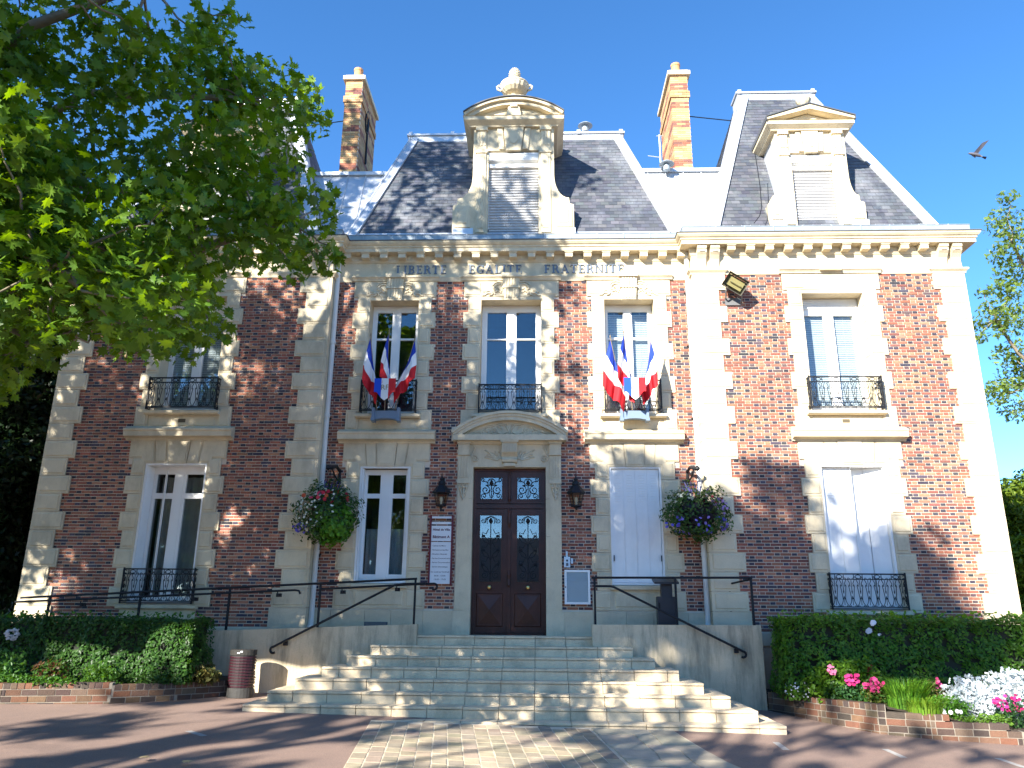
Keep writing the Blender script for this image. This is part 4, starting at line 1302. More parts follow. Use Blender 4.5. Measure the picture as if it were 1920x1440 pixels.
# centre mansard
cb = [(-4.05, .20, 10.55), (4.05, .20, 10.55), (4.05, 4.6, 10.55), (-4.05, 4.6, 10.55)]
ct = [(-2.92, 1.9, 14.42), (2.92, 1.9, 14.42), (2.92, 2.7, 14.42), (-2.92, 2.7, 14.42)]
RC = roof_block(cb, ct)
slate_face(RC, cb[0], cb[1], ct[0], ct[1])
def flash(roof, cb, ct, hipw=.23):
    nf = (Vector(cb[1]) - Vector(cb[0])).cross(Vector(ct[0]) - Vector(cb[0])).normalized()
    nl = (Vector(ct[0]) - Vector(cb[0])).cross(Vector(cb[3]) - Vector(cb[0])); nl = nl if nl.x < 0 else -nl
    nr = Vector((-nl.x, nl.y, nl.z))
    for s_ in (0, 1):
        b = MB()
        if s_ == 0: strip(b, ct[0], cb[0], nf, hipw, .035); strip(b, cb[0], ct[0], nl, hipw * .8, .03)
        else: strip(b, cb[1], ct[1], nf, hipw, .035); strip(b, ct[1], cb[1], nr, hipw * .8, .03)
        e = hipw if s_ == 0 else -hipw
        b.tube([Vector(cb[s_]) + nf * .03, Vector(ct[s_]) + nf * .03], .032, 6)
        b.tube([Vector(cb[s_]) + nf * .045 + Vector((e, 0, .02)), Vector(ct[s_]) + nf * .045 + Vector((e, 0, 0))], .016, 5)
        b.build('hip_flashing', ZINC, roof)
    b = MB()
    x0, x1, y0, y1, z = ct[0][0], ct[1][0], ct[0][1], ct[2][1], ct[0][2]
    b.box(x0 - .06, x1 + .06, y0 - .06, y1 + .06, z - .16, z + .06)
    b.box(x0 - .10, x1 + .10, y0 - .10, y1 + .10, z + .061, z + .115)
    n = int((x1 - x0) / 1.1)
    for i in range(n + 1):
        x = lerp(x0, x1, i / n); b.box(x - .05, x + .05, y0 - .115, y0 + .05, z + .05, z + .165)
    b.build('ridge_flashing', ZINC, roof)
    zz = cb[0][2]; b = MB(); b.sweepx([(cb[0][1] - .20, zz - .26), (cb[0][1] - .20, zz - .16), (cb[0][1] - .03, zz - .03), (cb[0][1] + .035, zz + .10), (cb[0][1] + .10, zz - .26)], cb[0][0] + .02, cb[1][0] - .02)
    b.build('eaves_flashing', ZINC, roof)
flash(RC, cb, ct)
# wing mansards
wing_roofs = {}
for sx in (-1, 1):
    def mx(p): return (sx * p[0], p[1], p[2])
    wb = [(4.70, -.02, 10.58), (10.07, -.02, 10.58), (10.07, 5.5, 10.58), (4.70, 5.5, 10.58)]
    wt = [(6.28, 2.0, 15.72), (8.315, 2.0, 15.72), (8.315, 2.4, 15.72), (6.28, 2.4, 15.72)]
    if sx < 0:
        wb = [mx(wb[1]), mx(wb[0]), mx(wb[3]), mx(wb[2])]; wt = [mx(wt[1]), mx(wt[0]), mx(wt[3]), mx(wt[2])]
    rf = roof_block(wb, wt); wing_roofs[sx] = rf
    slate_face(rf, wb[0], wb[1], wt[0], wt[1], keep=(sx > 0))
    if sx > 0: slate_face(rf, wb[3], wb[0], wt[3], wt[0], keep=False)
    else: slate_face(rf, wb[1], wb[2], wt[1], wt[2], keep=False)
    flash(rf, wb, wt, .26)
# zinc link roofs between centre and wings
for sx in (-1, 1):
    b = MB()
    P0, P1, P2, P3 = (sx * 3.2, .45, 10.45), (sx * 5.9, .45, 10.45), (sx * 5.9, 1.5, 13.05), (sx * 3.0, 1.5, 13.05)
    f = (0, 1, 2, 3) if sx > 0 else (3, 2, 1, 0)
    b.add([P0, P1, P2, P3], [f])
    b.add([P3, P2, (sx * 5.9, 5, 12.6), (sx * 3.0, 5, 12.6)], [f])
    for i in range(5):
        x = 3.55 + i * .47
        b.tube([(sx * x, .44, 10.47), (sx * x, 1.49, 13.06)], .020, 5)
    b.box(sx * 3.0, sx * 5.9, 1.42, 1.62, 13.02, 13.12)
    b.tube([(sx * 3.0, .99, 11.80), (sx * 5.9, .99, 11.80)], .012, 5)
    b.box(sx * 3.6, sx * 5.2, -.05, .46, 10.36, 10.44)
    b.build('zinc_roof', ZINC, TH)

# slates: the largest as single pieces, the rest joined
def sscore(t):
    c_ = sum(t[1], Vector()) / 4
    d = c_ - CAM
    ar = ((t[1][1] - t[1][0]).length)
    hidden = (abs(c_.x) < 1.5 and c_.z < 14.2) or (abs(c_.x - 7.3) < 1.15 and c_.z < 13.6)
    return (0 if (hidden or not t[4]) else 1) * ar / d.dot(fw)
slates.sort(key=sscore, reverse=True)
restS = {}
for i, (rf, p, q, col, kp) in enumerate(slates):
    if i < 300:
        b = MB(); b.add(p + q, [(0, 1, 2, 3), (0, 4, 5, 1)], col); b.build('slate', SLATE, rf)
    else:
        restS.setdefault(rf.name, (rf, MB()))[1].add(p + q, [(0, 1, 2, 3), (0, 4, 5, 1)], col)
for rf, m_ in restS.values(): stuff(m_.build('slating', SLATE, rf))

# ================================================================== dormers
def slat_shutter(x0, x1, y, z0, z1, parent, pitch=.075):
    b = MB()
    n = int((z1 - z0) / pitch)
    for i in range(n):
        z = z0 + (z1 - z0) * i / n; h = (z1 - z0) / n
        b.add([(x0, y, z + .006), (x1, y, z + .006), (x1, y - .024, z + h * .30), (x0, y - .024, z + h * .30), (x1, y - .022, z + h * .70), (x0, y - .022, z + h * .70), (x1, y + .004, z + h), (x0, y + .004, z + h)],
              [(0, 1, 2, 3), (3, 2, 4, 5), (5, 4, 6, 7)])
        b.add([(x0, y + .008, z - .002), (x1, y + .008, z - .002), (x1, y + .008, z + h), (x0, y + .008, z + h)], [(0, 1, 2, 3)])
    return b.build('roller_shutter', M('shutter_slats', (.46, .46, .46), .5, .05) if 'shutter_slats' not in bpy.data.materials else bpy.data.materials['shutter_slats'], parent)

def concave(x0, z0, x1, z1, n=8):
    """quarter sweep from (x0,z0) low-outer to (x1,z1) high-inner, hollow towards the outside"""
    return [(x1 + (x0 - x1) * (1 - math.sin(t)), z0 + (z1 - z0) * (1 - math.cos(t))) for t in [i / n * math.pi / 2 for i in range(n + 1)]]

def dormer(xc, y, hb, hp, ho, zb, zblock, zsh, zneck, ztop, zent, zcor, hc, kind, roofy):
    """hb base half, hp pilaster half, ho opening half"""
    b = MB()
    for sx in (-1, 1):
        prof = [(hb, zb), (hb, zblock), (hb - .10, zblock + .03), (hb - .115, zsh)] + concave(hb - .13, zsh, hp, zneck) + [(hp, zent), (ho, zent), (ho, zb)]
        b.prism([(xc + sx * a, z) for a, z in prof], y, y + .30)
    b.box(xc - ho, xc + ho, y + .012, y + .29, ztop, zent - .002)
    D = b.build('dormer', STONE, TH)
    # back body and cheeks into the roof
    b = MB(); b.box(xc - hp + .02, xc + hp - .02, y + .31, roofy, zb, zent + .1); b.build('cheek', ZINC, D)
    for sx in (-1, 1):
        # pilaster with capital, side panel block
        a0, a1 = sorted((xc + sx * (ho + .06), xc + sx * (hp - .09)))
        b = MB()
        b.box(a0, a1, y - .035, y + .01, zb + .02, ztop - .10)
        b.frustum((a0 + .04, a1 - .04, zb + .12, ztop - .2), (a0 + .05, a1 - .05, zb + .13, ztop - .21), y - .0355, y - .05)
        b.box(a0 - .03, a1 + .03, y - .06, y + .01, ztop - .098, ztop + .0)
        b.box(a0, a1, y - .05, y + .01, ztop + .002, zent - .10)
        for i in range(3):
            xx_ = lerp(a0, a1, (i + .5) / 3); b.box(xx_ - .022, xx_ + .022, y - .068, y - .03, ztop + .10, zent - .14)
        b.box(a0 - .03, a1 + .03, y - .09, y + .01, zent - .098, zent - .001)
        b.build('pilaster', STONE, D)
        pb0, pb1 = sorted((xc + sx * (hb - .05), xc + sx * (hp + .04 if hb - hp > .3 else hp)))
        b = MB(); b.box(pb0, pb1, y - .03, y + .01, zb + .16, zblock - .04); b.frustum((pb0 + .07, pb1 - .07, zb + .26, zblock - .14), (pb0 + .09, pb1 - .09, zb + .28, zblock - .16), y - .0305, y - .05)
        b.build('side_panel', STONE, D)
        b = MB(); b.box(pb0 - .03, pb1 + .08, y - .05, y + .05, zb - .04, zb + .12); b.build('base_flashing', ZINC, D)
        pl_ = [[((a0 + a1) / 2 + .035 * math.sin(q * 1.1), zb + .35 + q * .09) for q in range(int((ztop - zb - .7) / .09))]]
        if kind == 'arch': scrollwork(pl_, y - .05, .022, 'carving', D)
    # frieze key with cartouche
    b = MB()
    b.prism([(xc - ho * .30, ztop - .03), (xc + ho * .30, ztop - .03), (xc + ho * .40, zent - .01), (xc - ho * .40, zent - .01)], y - .06, y + .05)
    for sx in (-1, 1):
        b.prism([(xc + sx * ho * .36, ztop + .02), (xc + sx * ho * .58, ztop + .02), (xc + sx * ho * .68, zent - .01), (xc + sx * ho * .46, zent - .01)], y - .03, y + .05)
    b.prism([(xc + .12 * math.cos(t), (ztop + zent) / 2 + .17 * math.sin(t)) for t in [i * math.pi / 6 for i in range(12)]], y - .075, y)
    b.build('keystone', STONE, D)
    # entablature and pediment
    b = MB()
    dz = zcor - zent
    b.sweep([(xc - hp - .02, roofy - .2), (xc - hp - .02, y), (xc + hp + .02, y), (xc + hp + .02, roofy - .2)],
            [(-.10, zent), (.08, zent), (.09, zent + .03), (hc - hp - .04, zent + dz * .35), (hc - hp - .02, zent + dz * .40), (hc - hp - .02, zent + dz * .72), (hc - hp, zent + dz * .75), (-.10, zent + dz * .75)])
    b.box(xc - hp, xc + hp, y + .05, roofy - .25, zent + dz * .1, zent + dz * .74)
    P_ = MB()
    if kind == 'arch':
        rise = .45
        rr = (hc * hc + rise * rise) / (2 * rise); zc_ = zcor + rise - rr; al = math.asin(hc / rr)
        def pt(r_, t): return (xc + r_ * math.sin(t), zc_ + r_ * math.cos(t))
        N_ = 22
        for k_ in range(N_):
            t0, t1 = lerp(-al, al, k_ / N_), lerp(-al, al, (k_ + 1) / N_)
            b.prism([pt(rr, t0), pt(rr, t1), pt(rr - .07, t1), pt(rr - .07, t0)], y - (hc - hp) - .02, roofy)
            b.prism([pt(rr - .071, t0), pt(rr - .071, t1), pt(rr - .17, t1), pt(rr - .17, t0)], y - (hc - hp) + .06, y + .3)
            P_.prism([pt(rr + .025, t0), pt(rr + .025, t1), pt(rr + .001, t1), pt(rr + .001, t0)], y - (hc - hp) - .06, roofy + .1)
        ty = [pt(rr - .172, lerp(-al * .97, al * .97, i / 20)) for i in range(21)]
        zl = zent + dz * .75 + .001
        ty = [p for p in ty if p[1] > zl] 
        b.prism([(ty[0][0], zl)] + ty + [(ty[-1][0], zl)], y - .03, y + .3)
        for sx in (-1, 1):
            x0, x1 = sorted((xc + sx * hc, xc + sx * (hc - .30)))
            P_.box(x0 - .03, x1 + .0, y - (hc - hp) - .055, roofy, zcor + .0, zcor + .022) if False else None
    else:
        ap = zcor + .36
        for sx in (-1, 1):
            b.prism([(xc + sx * hc, zcor - .06), (xc + sx * hc, zcor), (xc, ap), (xc, ap - .13)], y - (hc - hp) - .02, roofy)
            P_.prism([(xc + sx * (hc + .02), zcor + .002), (xc + sx * (hc + .02), zcor + .03), (xc, ap + .03), (xc, ap + .002)], y - (hc - hp) - .05, roofy + .1)
            P_.box(xc + sx * hc - .012 + sx * .01, xc + sx * hc + .012 + sx * .01, y - (hc - hp) - .04, roofy, zent + dz * .70, zcor)
        zl = zent + dz * .75 + .001
        b.prism([(xc - hc + .16, zl), (xc + hc - .16, zl), (xc, ap - .15)], y - .02, y + .3)
    ped_ = b.build('pediment', STONE, D)
    P_.build('lead_capping', M('dark_lead', (.075, .08, .09), .55, .2) if 'dark_lead' not in bpy.data.materials else bpy.data.materials['dark_lead'], D)
    # opening
    b = MB(); b.box(xc - ho, xc + ho, y + .16, y + .20, zb, ztop); o_ = b.build('window', PVC, D)
    sl_ = slat_shutter(xc - ho + .03, xc + ho - .02, y + .14, zb + .02, ztop - .48, D)
    b = MB(); b.box(xc - ho + .002, xc + ho - .002, y + .045, y + .155, ztop - .27, ztop - .05)
    for i in range(4): b.box(xc - ho + .004, xc + ho - .004, y + .032, y + .045, ztop - .262 + i * .053, ztop - .222 + i * .053)
    b.build('shutter_box', WHITE, D)
    b = MB(); b.box(xc - ho + .004, xc + ho - .004, y + .06, y + .15, ztop - .45, ztop - .355); b.build('transom', PVC, D)
    return D, ped_

D0, P0 = dormer(.02, .12, 1.485, 1.01, .625, 10.56, 11.33, 11.52, 12.15, 12.87, 13.50, 13.80, 1.255, 'arch', 1.75)
pl_ = []
for sx in (-1, 1):
    def mx(p): return [(.02 + sx * a, z) for a, z in p]
    pl_ += [mx(spiral(.46, 13.86, .07, .02, 2.2, 1.4, 11)), mx([(.82, 13.79), (.70, 13.80), (.60, 13.86), (.52, 13.94), (.40, 13.97), (.28, 14.00), (.24, 14.08)]),
            mx([(.30, 13.80), (.36, 13.84), (.40, 13.92)]), mx([(.58, 13.79), (.64, 13.83), (.72, 13.83)]), mx([(.2, 14.02), (.17, 13.9), (.2, 13.8)])]
scrollwork(pl_, .105, .028, 'carving', D0)
b = MB(); b.prism([(-.16, 13.79), (.20, 13.79), (.17, 14.02), (.10, 14.12), (-.06, 14.12), (-.13, 14.02)], -.02, .14); b.box(-.07, .11, -.06, .1, 14.02, 14.10); b.build('cartouche', STONE, D0)
# urn with pine cone
b = MB()
ux, uy = .03, .10
b.box(ux - .235, ux + .235, uy - .2, uy + .2, 14.20, 14.33); b.box(ux - .17, ux + .17, uy - .15, uy + .15, 14.33, 14.38)
b.lathe([(.13, 14.38), (.11, 14.42), (.13, 14.45)], ux, uy, 16)
b.lathe([(.13, 14.45), (.24, 14.50), (.325, 14.58), (.36, 14.67), (.36, 14.70)], ux, uy, 36, flute=.025)
b.lathe([(.36, 14.701), (.375, 14.72), (.375, 14.745), (.345, 14.765), (.30, 14.80), (.20, 14.86), (.13, 14.90), (.11, 14.94), (.12, 14.96)], ux, uy, 24)
U = b.build('urn', STONE, D0)
b = MB()
b.lathe([(.10, 14.94), (.135, 15.0), (.145, 15.07), (.135, 15.14), (.10, 15.21), (.05, 15.26), (.01, 15.28)], ux, uy, 14)
for i in range(8):
    for j in range(10):
        t = 2 * math.pi * (j + .5 * (i % 2)) / 10; z = 14.97 + i * .036; rr = .135 * math.sin(math.radians(50 + i * 14)) + .01
        b.lathe([(.002, z - .012), (.024, z), (.004, z + .03)], ux + rr * math.cos(t), uy + rr * math.sin(t), 4)
b.build('pine_cone', STONE, D0)
for sx in (-1, 1):
    b = MB(); b.tube([(ux + sx * .34, uy, 14.60), (ux + sx * .43, uy, 14.64), (ux + sx * .45, uy, 14.72), (ux + sx * .40, uy, 14.76), (ux + sx * .36, uy, 14.72)], .030, 6); b.build('urn_handle', STONE, D0)
for sx in (-1, 1):
    Dw, Pw = dormer(sx * 7.30, -.05, 1.137, .84, .50, 10.62, 11.22, 11.42, 12.0, 12.60, 13.17, 13.45, 1.06, 'tri', 1.55)
    b = MB(); fx = sx * 7.22
    b.lathe([(.14, 13.80), (.12, 13.90), (.08, 13.96), (.15, 14.05), (.19, 14.14), (.16, 14.20), (.10, 14.24), (.03, 14.28)], sx * 7.30, .05, 12)
    b.build('finial', STONE, Dw)

# ================================================================== chimneys
CB1 = [(.50, .30, .14), (.56, .36, .17), (.44, .25, .12), (.52, .33, .18)]
CB2 = [(.30, .115, .075), (.34, .14, .085), (.20, .09, .075)]
for sx in (-1, 1):
    xa, xb = sorted((sx * 4.29, sx * 4.77)); ya, yb = 1.5, 3.3
    b = MB(); b.box(xa + .01, xb - .01, ya + .01, yb, 12.2, 16.08)
    ch = b.build('chimney', MORTAR, TH)
    b = MB()
    z = 12.3; i = 0
    while z < 16.08:
        corbel = .035 if (15.35 < z < 15.55) else 0.0
        rb = (i % 9) in (5, 6, 7) and R.random() < .9
        def bc(): return jit(R.choice(CB2 if (rb and R.random() < .8) else CB1), .15)
        x = xa - corbel - (i % 2) * .115
        while x < xb + corbel:
            a, c = max(x, xa - corbel), min(x + .23, xb + corbel)
            if c - a > .03: b.box(a + .004, c - .004, ya - corbel, ya + .1, z + .004, z + .062, bc())
            x += .23
        y = ya + .101
        while y < yb:
            c = min(y + .23, yb)
            for q, e in ((xa, -1), (xb, 1)):
                x0, x1 = sorted((q + e * corbel, q - e * .02)); b.box(x0, x1, y + .004, c - .004, z + .004, z + .062, bc())
            y += .23
        z += .0665; i += 1
    stuff(b.build('brickwork', BRICK, ch))
    b = MB(); b.box(xa - .07, xb + .07, ya - .07, yb + .07, 16.08, 16.20); b.box(xa - .02, xb + .02, ya - .02, yb + .02, 16.20, 16.25); b.build('cap', STONE, ch)
    for yy in (1.85, 2.6):
        b = MB(); b.lathe([(.15, 16.24), (.15, 16.30), (.125, 16.34), (.12, 16.62), (.135, 16.64), (.135, 16.70), (.10, 16.70), (.10, 16.5)], sx * 4.53, yy, 14, (.55, .27, .12)); b.build('chimney_pot', GENERIC, ch)
    b = MB(); b.tube([(sx * 4.77, 1.8, 14.98), (sx * 6.1, 2.05, 14.98)], .014, 6); b.build('stay_rod', IRON, ch)
    if sx < 0:
        b = MB(); b.tube([(-4.28, 2.3, 15.6), (-4.26, 2.3, 13.9)], .03, 5); b.tube([(-4.27, 2.2 + .18 * math.cos(t), 15.2 + .35 * math.sin(t)) for t in [i * math.pi / 5 for i in range(10)]], .025, 5, True); b.build('wall_anchor', IRON, ch)
    else:
        b = MB(); b.tube([(3.88, 1.3, 13.1), (3.88, 1.3, 14.05)], .022, 6); b.tube([(3.80, 1.3, 14.02), (3.96, 1.3, 14.02)], .012, 5)
        b.tube([(3.55, 1.3, 13.42), (3.9, 1.3, 13.36)], .012, 5); b.build('aerial_mast', ZINC, ch)
def cowl(x, y, z, s_=1.0):
    b = MB(); b.lathe([(.09 * s_, z), (.09 * s_, z + .18 * s_)], x, y, 12); b.lathe([(.20 * s_, z + .17 * s_), (.19 * s_, z + .19 * s_), (.08 * s_, z + .27 * s_), (.01, z + .29 * s_)], x, y, 14); b.build('vent_cowl', ZINCD, TH)
cowl(1.95, 2.0, 14.66, 1.05); cowl(4.02, 1.25, 12.95, 1.0)
b = MB(); pts = [(5.92, -.13, 12.55), (5.94, -.16, 12.1), (5.95, -.2, 11.6), (5.93, -.24, 11.0), (5.85, -.28, 10.75), (5.70, -.32, 10.55)]
b.tube(pts, .010, 5); b.build('cable', IRON, wing_roofs[1])

# ================================================================== things on the facade
def text_mesh(txt, size, col, name, parent, loc, align='CENTER', ext=.001, bold=0.0):
    cu = bpy.data.curves.new(name, 'FONT')
    cu.body = txt; cu.size = size; cu.align_x = align; cu.align_y = 'CENTER'; cu.extrude = ext; cu.offset = bold
    cu.resolution_u = 2
    tmp = bpy.data.objects.new('tmp_text', cu); C.objects.link(tmp)
    dg = bpy.context.evaluated_depsgraph_get()
    me = bpy.data.meshes.new_from_object(tmp.evaluated_get(dg))
    bpy.data.objects.remove(tmp)
    me.materials.clear(); me.materials.append(PAINT)
    at = me.attributes.new('col', 'FLOAT_COLOR', 'FACE')
    arr = np.ones((len(me.polygons), 4), dtype=np.float32); arr[:, :3] = col
    at.data.foreach_set('color', arr.ravel())
    me.transform(Matrix.Translation(loc) @ Matrix.Rotation(math.pi / 2, 4, 'X'))
    me.name = name
    return link(bpy.data.objects.new(name, me), parent)

# ---- flags on the two flanking windows
FB, FW_, FR = (.012, .045, .36), (.78, .78, .78), (.52, .012, .020)
def flag(tip, base, side, L, spread, label, seed, hl=.40, cen=.35):
    rd = random.Random(seed)
    t = thing('flag', label, 'flag', base, 'tricolour flags on the window balconies')
    b = MB(); b.tube([base, tip], .011, 6); b.lathe([(.004, tip[2] - .01), (.018, tip[2] + .01), (.012, tip[2] + .04), (.002, tip[2] + .08)], tip[0], tip[1], 6); b.build('pole', M('flag_pole', (.22, .17, .11), .5) if 'flag_pole' not in bpy.data.materials else bpy.data.materials['flag_pole'], t)
    nu, nv = 22, 30
    T, B = Vector(tip), Vector(base)
    ph = rd.uniform(0, 6)
    vs, fs, cs = [], [], []
    for j in range(nv + 1):
        v = j / nv
        for i in range(nu + 1):
            u = i / nu
            h = T.lerp(B, u * hl + .02)
            fall = v * L
            gather = min(1, v * 1.6)
            x = h.x + spread * gather * (u - cen) * (1 - .25 * v) + .014 * math.sin(u * 17 + ph) * gather + side * .10 * v
            y = h.y + gather * (.055 * math.sin(u * 11 + ph + v * 1.4) + .022 * math.sin(u * 23 + v * 2.2)) - .03 * v
            z = h.z - fall * (1 - .12 * u) + .03 * gather * math.sin(u * 9 + ph)
            vs.append((x, y, z))
    b = MB()
    for j in range(nv):
        v = (j + .5) / nv
        for i in range(nu):
            c_ = FB if v < 1 / 3 else (FW_ if v < 2 / 3 else FR)
            cs.append(c_); fs.append((j * (nu + 1) + i, j * (nu + 1) + i + 1, (j + 1) * (nu + 1) + i + 1, (j + 1) * (nu + 1) + i))
    b.add(vs, fs); b.c = cs
    b.build('cloth', CLOTH, t, smooth=True)
    return t
WL, WRt = 'left of the door', 'right of the door'
flag((-3.126, -.62, 7.66), (-2.95, -.30, 6.02), -.6, .98, .36, 'leftmost tricolour flag hanging at the shaded window left of the door', 1)
flag((-2.698, -.66, 7.76), (-2.78, -.30, 6.02), -.7, 1.0, .34, 'middle tricolour flag behind the shield at the shaded left window', 2)
flag((-2.113, -.62, 7.62), (-2.55, -.30, 6.02), -.3, .95, -.36, 'right tricolour flag hanging at the shaded window left of the door', 3, .40, .2)
flag((2.229, -.62, 7.60), (2.55, -.30, 6.02), -.9, 1.12, .46, 'left tricolour flag hanging at the sunlit window right of the door', 4)
flag((2.526, -.66, 7.70), (2.70, -.30, 6.02), -.7, 1.0, .36, 'middle tricolour flag behind the shield at the sunlit right window', 5)
flag((3.122, -.62, 7.58), (2.95, -.30, 6.02), .3, 1.0, -.38, 'rightmost tricolour flag hanging at the sunlit window right of the door', 6)
def shield(cx, y, z0, z1, hw, label):
    def outline(k, x0, x1):
        pts = []
        def zbot(x):
            a = abs((x - cx) / hw)
            return z0 + (.13 if a > .33 else 0) * min(1, (a - .33) * 2.4 if a > .33 else 0) + (.06 * (a / .33) if a <= .33 else .06) * 1.0
        n = 6
        return [(x0, z1), (x1, z1)] + [(lerp(x1, x0, i / n), zbot(lerp(x1, x0, i / n))) for i in range(n + 1)]
    s_ = thing('heraldic_shield', label, 'shield', (cx, y, z0), 'tricolour shields on the balconies')
    for nm, x0, x1, c_ in (('blue_field', -hw, -hw / 3, (.012, .07, .55)), ('white_field', -hw / 3, hw / 3, (.72, .73, .72)), ('red_field', hw / 3, hw, (.55, .012, .015))):
        b = MB(); b.prism(outline(0, cx + x0, cx + x1), y, y + .02, c_); b.build(nm, PAINT, s_)
    text_mesh('RF', .17, (.32, .26, .12), 'monogram', s_, (cx, y - .003, (z0 + z1) / 2 + .04))
shield(-2.72, -.70, 6.14, 6.64, .235, 'tricolour shield with gold monogram on the shaded left balcony')
shield(2.72, -.74, 6.14, 6.64, .235, 'tricolour shield with gold monogram on the sunlit right balcony')
def holder(cx, label):
    BL = (.16, .22, .30)
    t = thing('flag_holder', label, 'flag holder', (cx, -.25, 5.8), 'flag holders under the balconies')
    b = MB(); b.prism([(cx - .25, 5.80), (cx - .12, 5.825), (cx, 5.83), (cx + .12, 5.825), (cx + .25, 5.80), (cx + .25, 6.0), (cx - .25, 6.0)], -.345, -.18, BL); b.build('box', PAINT, t)
    for sx in (-1, 1):
        b = MB(); x = cx + sx * .28
        b.box(x - .030, x + .030, -.37, -.17, 5.83, 6.07, BL); b.box(x - .04, x + .04, -.40, -.17, 5.765, 5.829, BL); b.build('bracket', PAINT, t)
holder(-2.74, 'blue-grey wooden flag holder below the shaded left balcony'); holder(2.74, 'blue-grey wooden flag holder below the sunlit right balcony')

# ---- lanterns
def lantern(x, label):
    t = thing('wall_lantern', label, 'lantern', (x, -.02, 4.3), 'lanterns beside the door')
    y = -.27
    b = MB(); b.box(x - .03, x + .03, -.035, -.004, 4.32, 4.56); b.tube([(x, -.03, 4.50), (x, -.12, 4.55), (x, -.22, 4.54), (x, y, 4.50)], .014, 6); b.tube([(x, -.03, 4.36), (x, -.13, 4.40), (x, y, 4.46)], .010, 6); b.build('bracket', IRON, t)
    b = MB(); b.lathe([(.205, 4.185), (.20, 4.215), (.12, 4.31), (.075, 4.36), (.085, 4.38), (.075, 4.44), (.03, 4.455), (.045, 4.49), (.018, 4.53), (.012, 4.60), (.002, 4.63)], x, y, 6); b.build('roof', IRON, t)
    b = MB()
    for k_ in range(6):
        a = math.pi * 2 * k_ / 6
        b.tube([(x + .165 * math.cos(a), y + .165 * math.sin(a), 4.19), (x + .10 * math.cos(a), y + .10 * math.sin(a), 3.93)], .009, 4)
    b.lathe([(.112, 3.905), (.115, 3.935), (.095, 3.94), (.09, 3.905)], x, y, 6); b.lathe([(.005, 3.83), (.025, 3.86), (.05, 3.905), (.11, 3.91)], x, y, 6); b.build('frame', IRON, t)
    b = MB(); b.lathe([(.155, 4.185), (.095, 3.94)], x, y, 6); b.f = b.f[:-2]; b.c = b.c[:-2]; b.mi = b.mi[:-2]; b.build('glass', LANT, t)
    b = MB(); b.lathe([(.02, 3.94), (.02, 4.0), (.03, 4.02), (.03, 4.09), (.01, 4.11)], x, y, 8, (.8, .78, .7)); b.build('bulb', GENERIC, t)
lantern(-1.45, 'black iron lantern on the brick left of the door above the sign'); lantern(1.44, 'black iron lantern on the brick right of the door')

# ---- building sign
sg = thing('building_sign', 'white plates in a dark red frame listing departments, left of the door', 'sign', (-1.45, -.05, 2.27))
sz = lambda v: 2.277 + (1340 - v) / 9 * .01125
RED = (.13, .012, .022)
for x in (-1.682, -1.218):
    b = MB(); b.box(x - .018, x + .018, -.075, -.02, sz(1345), sz(165), RED); b.build('upright', PAINT, sg)
for va, vb in ((225, 190), (325, 285), (610, 350), (1320, 625)):
    b = MB(); b.box(-1.662, -1.238, -.068, -.045, sz(va), sz(vb), (.70, .72, .74)); b.build('plate', PAINT, sg)
TXT = (.10, .015, .03); GRY = (.12, .12, .15)
cx = -1.45
text_mesh('Hôtel de Ville', .066, TXT, 'text_line', sg, (cx, -.0695, sz(418)), bold=.002)
text_mesh('Bâtiment A', .080, TXT, 'text_line', sg, (cx, -.0695, sz(540)), bold=.002)
for v, s_ in ((690, '- Cabinet du Maire'), (760, '- Permanence des Elus'), (830, '- Direction Générale'), (900, '- Service Communication'), (968, '- Service Documentation'), (1040, '- Service Informatique')):
    text_mesh(s_, .040, GRY, 'text_line', sg, (-1.65, -.0695, sz(v)), 'LEFT', bold=.0006)
for v, s_ in ((1125, 'Du Lundi au Vendredi'), (1188, '8h30 - 12h00'), (1248, '13h30 - 17h30')):
    text_mesh(s_, .044, GRY, 'text_line', sg, (cx, -.0695, sz(v)), bold=.0006)
# ---- notice case and intercom
nc = thing('notice_case', 'empty white framed notice case on the brick right of the door', 'notice case', (1.45, -.05, 1.9))
b = MB()
x0, x1, z0, z1 = 1.18, 1.715, 1.91, 2.607
for a in ((x0, x0 + .045, z0, z1), (x1 - .045, x1, z0, z1), (x0 + .045, x1 - .045, z0, z0 + .045), (x0 + .045, x1 - .045, z1 - .045, z1)): b.box(a[0], a[1], -.085, -.02, a[2], a[3])
b.build('frame', PVC, nc)
b = MB(); b.box(x0 + .03, x1 - .03, -.062, -.022, z0 + .03, z1 - .03, (.66, .70, .74)); b.build('backboard', PAINT, nc)
pane(x0 + .047, x1 - .047, -.074, z0 + .047, z1 - .047, nc)
b = MB(); b.box(x0 + .012, x0 + .03, -.095, -.085, 2.24, 2.27); b.build('lock', IRON, nc)
ic = thing('intercom', 'slim metal door intercom above the notice case', 'intercom', (1.24, -.05, 2.65))
STEEL = M('brushed_steel', (.55, .56, .57), .35, .08, metal=.8)
b = MB(); b.box(1.175, 1.305, -.055, -.01, 2.66, 2.88); b.box(1.215, 1.255, -.045, -.01, 2.88, 2.99); b.build('housing', STEEL, ic)
b = MB(); b.prism([(1.24 + .022 * math.cos(t), 2.80 + .022 * math.sin(t)) for t in [i * math.pi / 6 for i in range(12)]], -.062, -.055, (.02, .02, .03)); b.box(1.215, 1.265, -.060, -.055, 2.69, 2.75, (.1, .1, .12)); b.build('camera_and_button', PAINT, ic)
b = MB(); b.box(1.325, 1.365, -.035, -.01, 2.74, 2.85); b.build('key_reader', STEEL, ic)
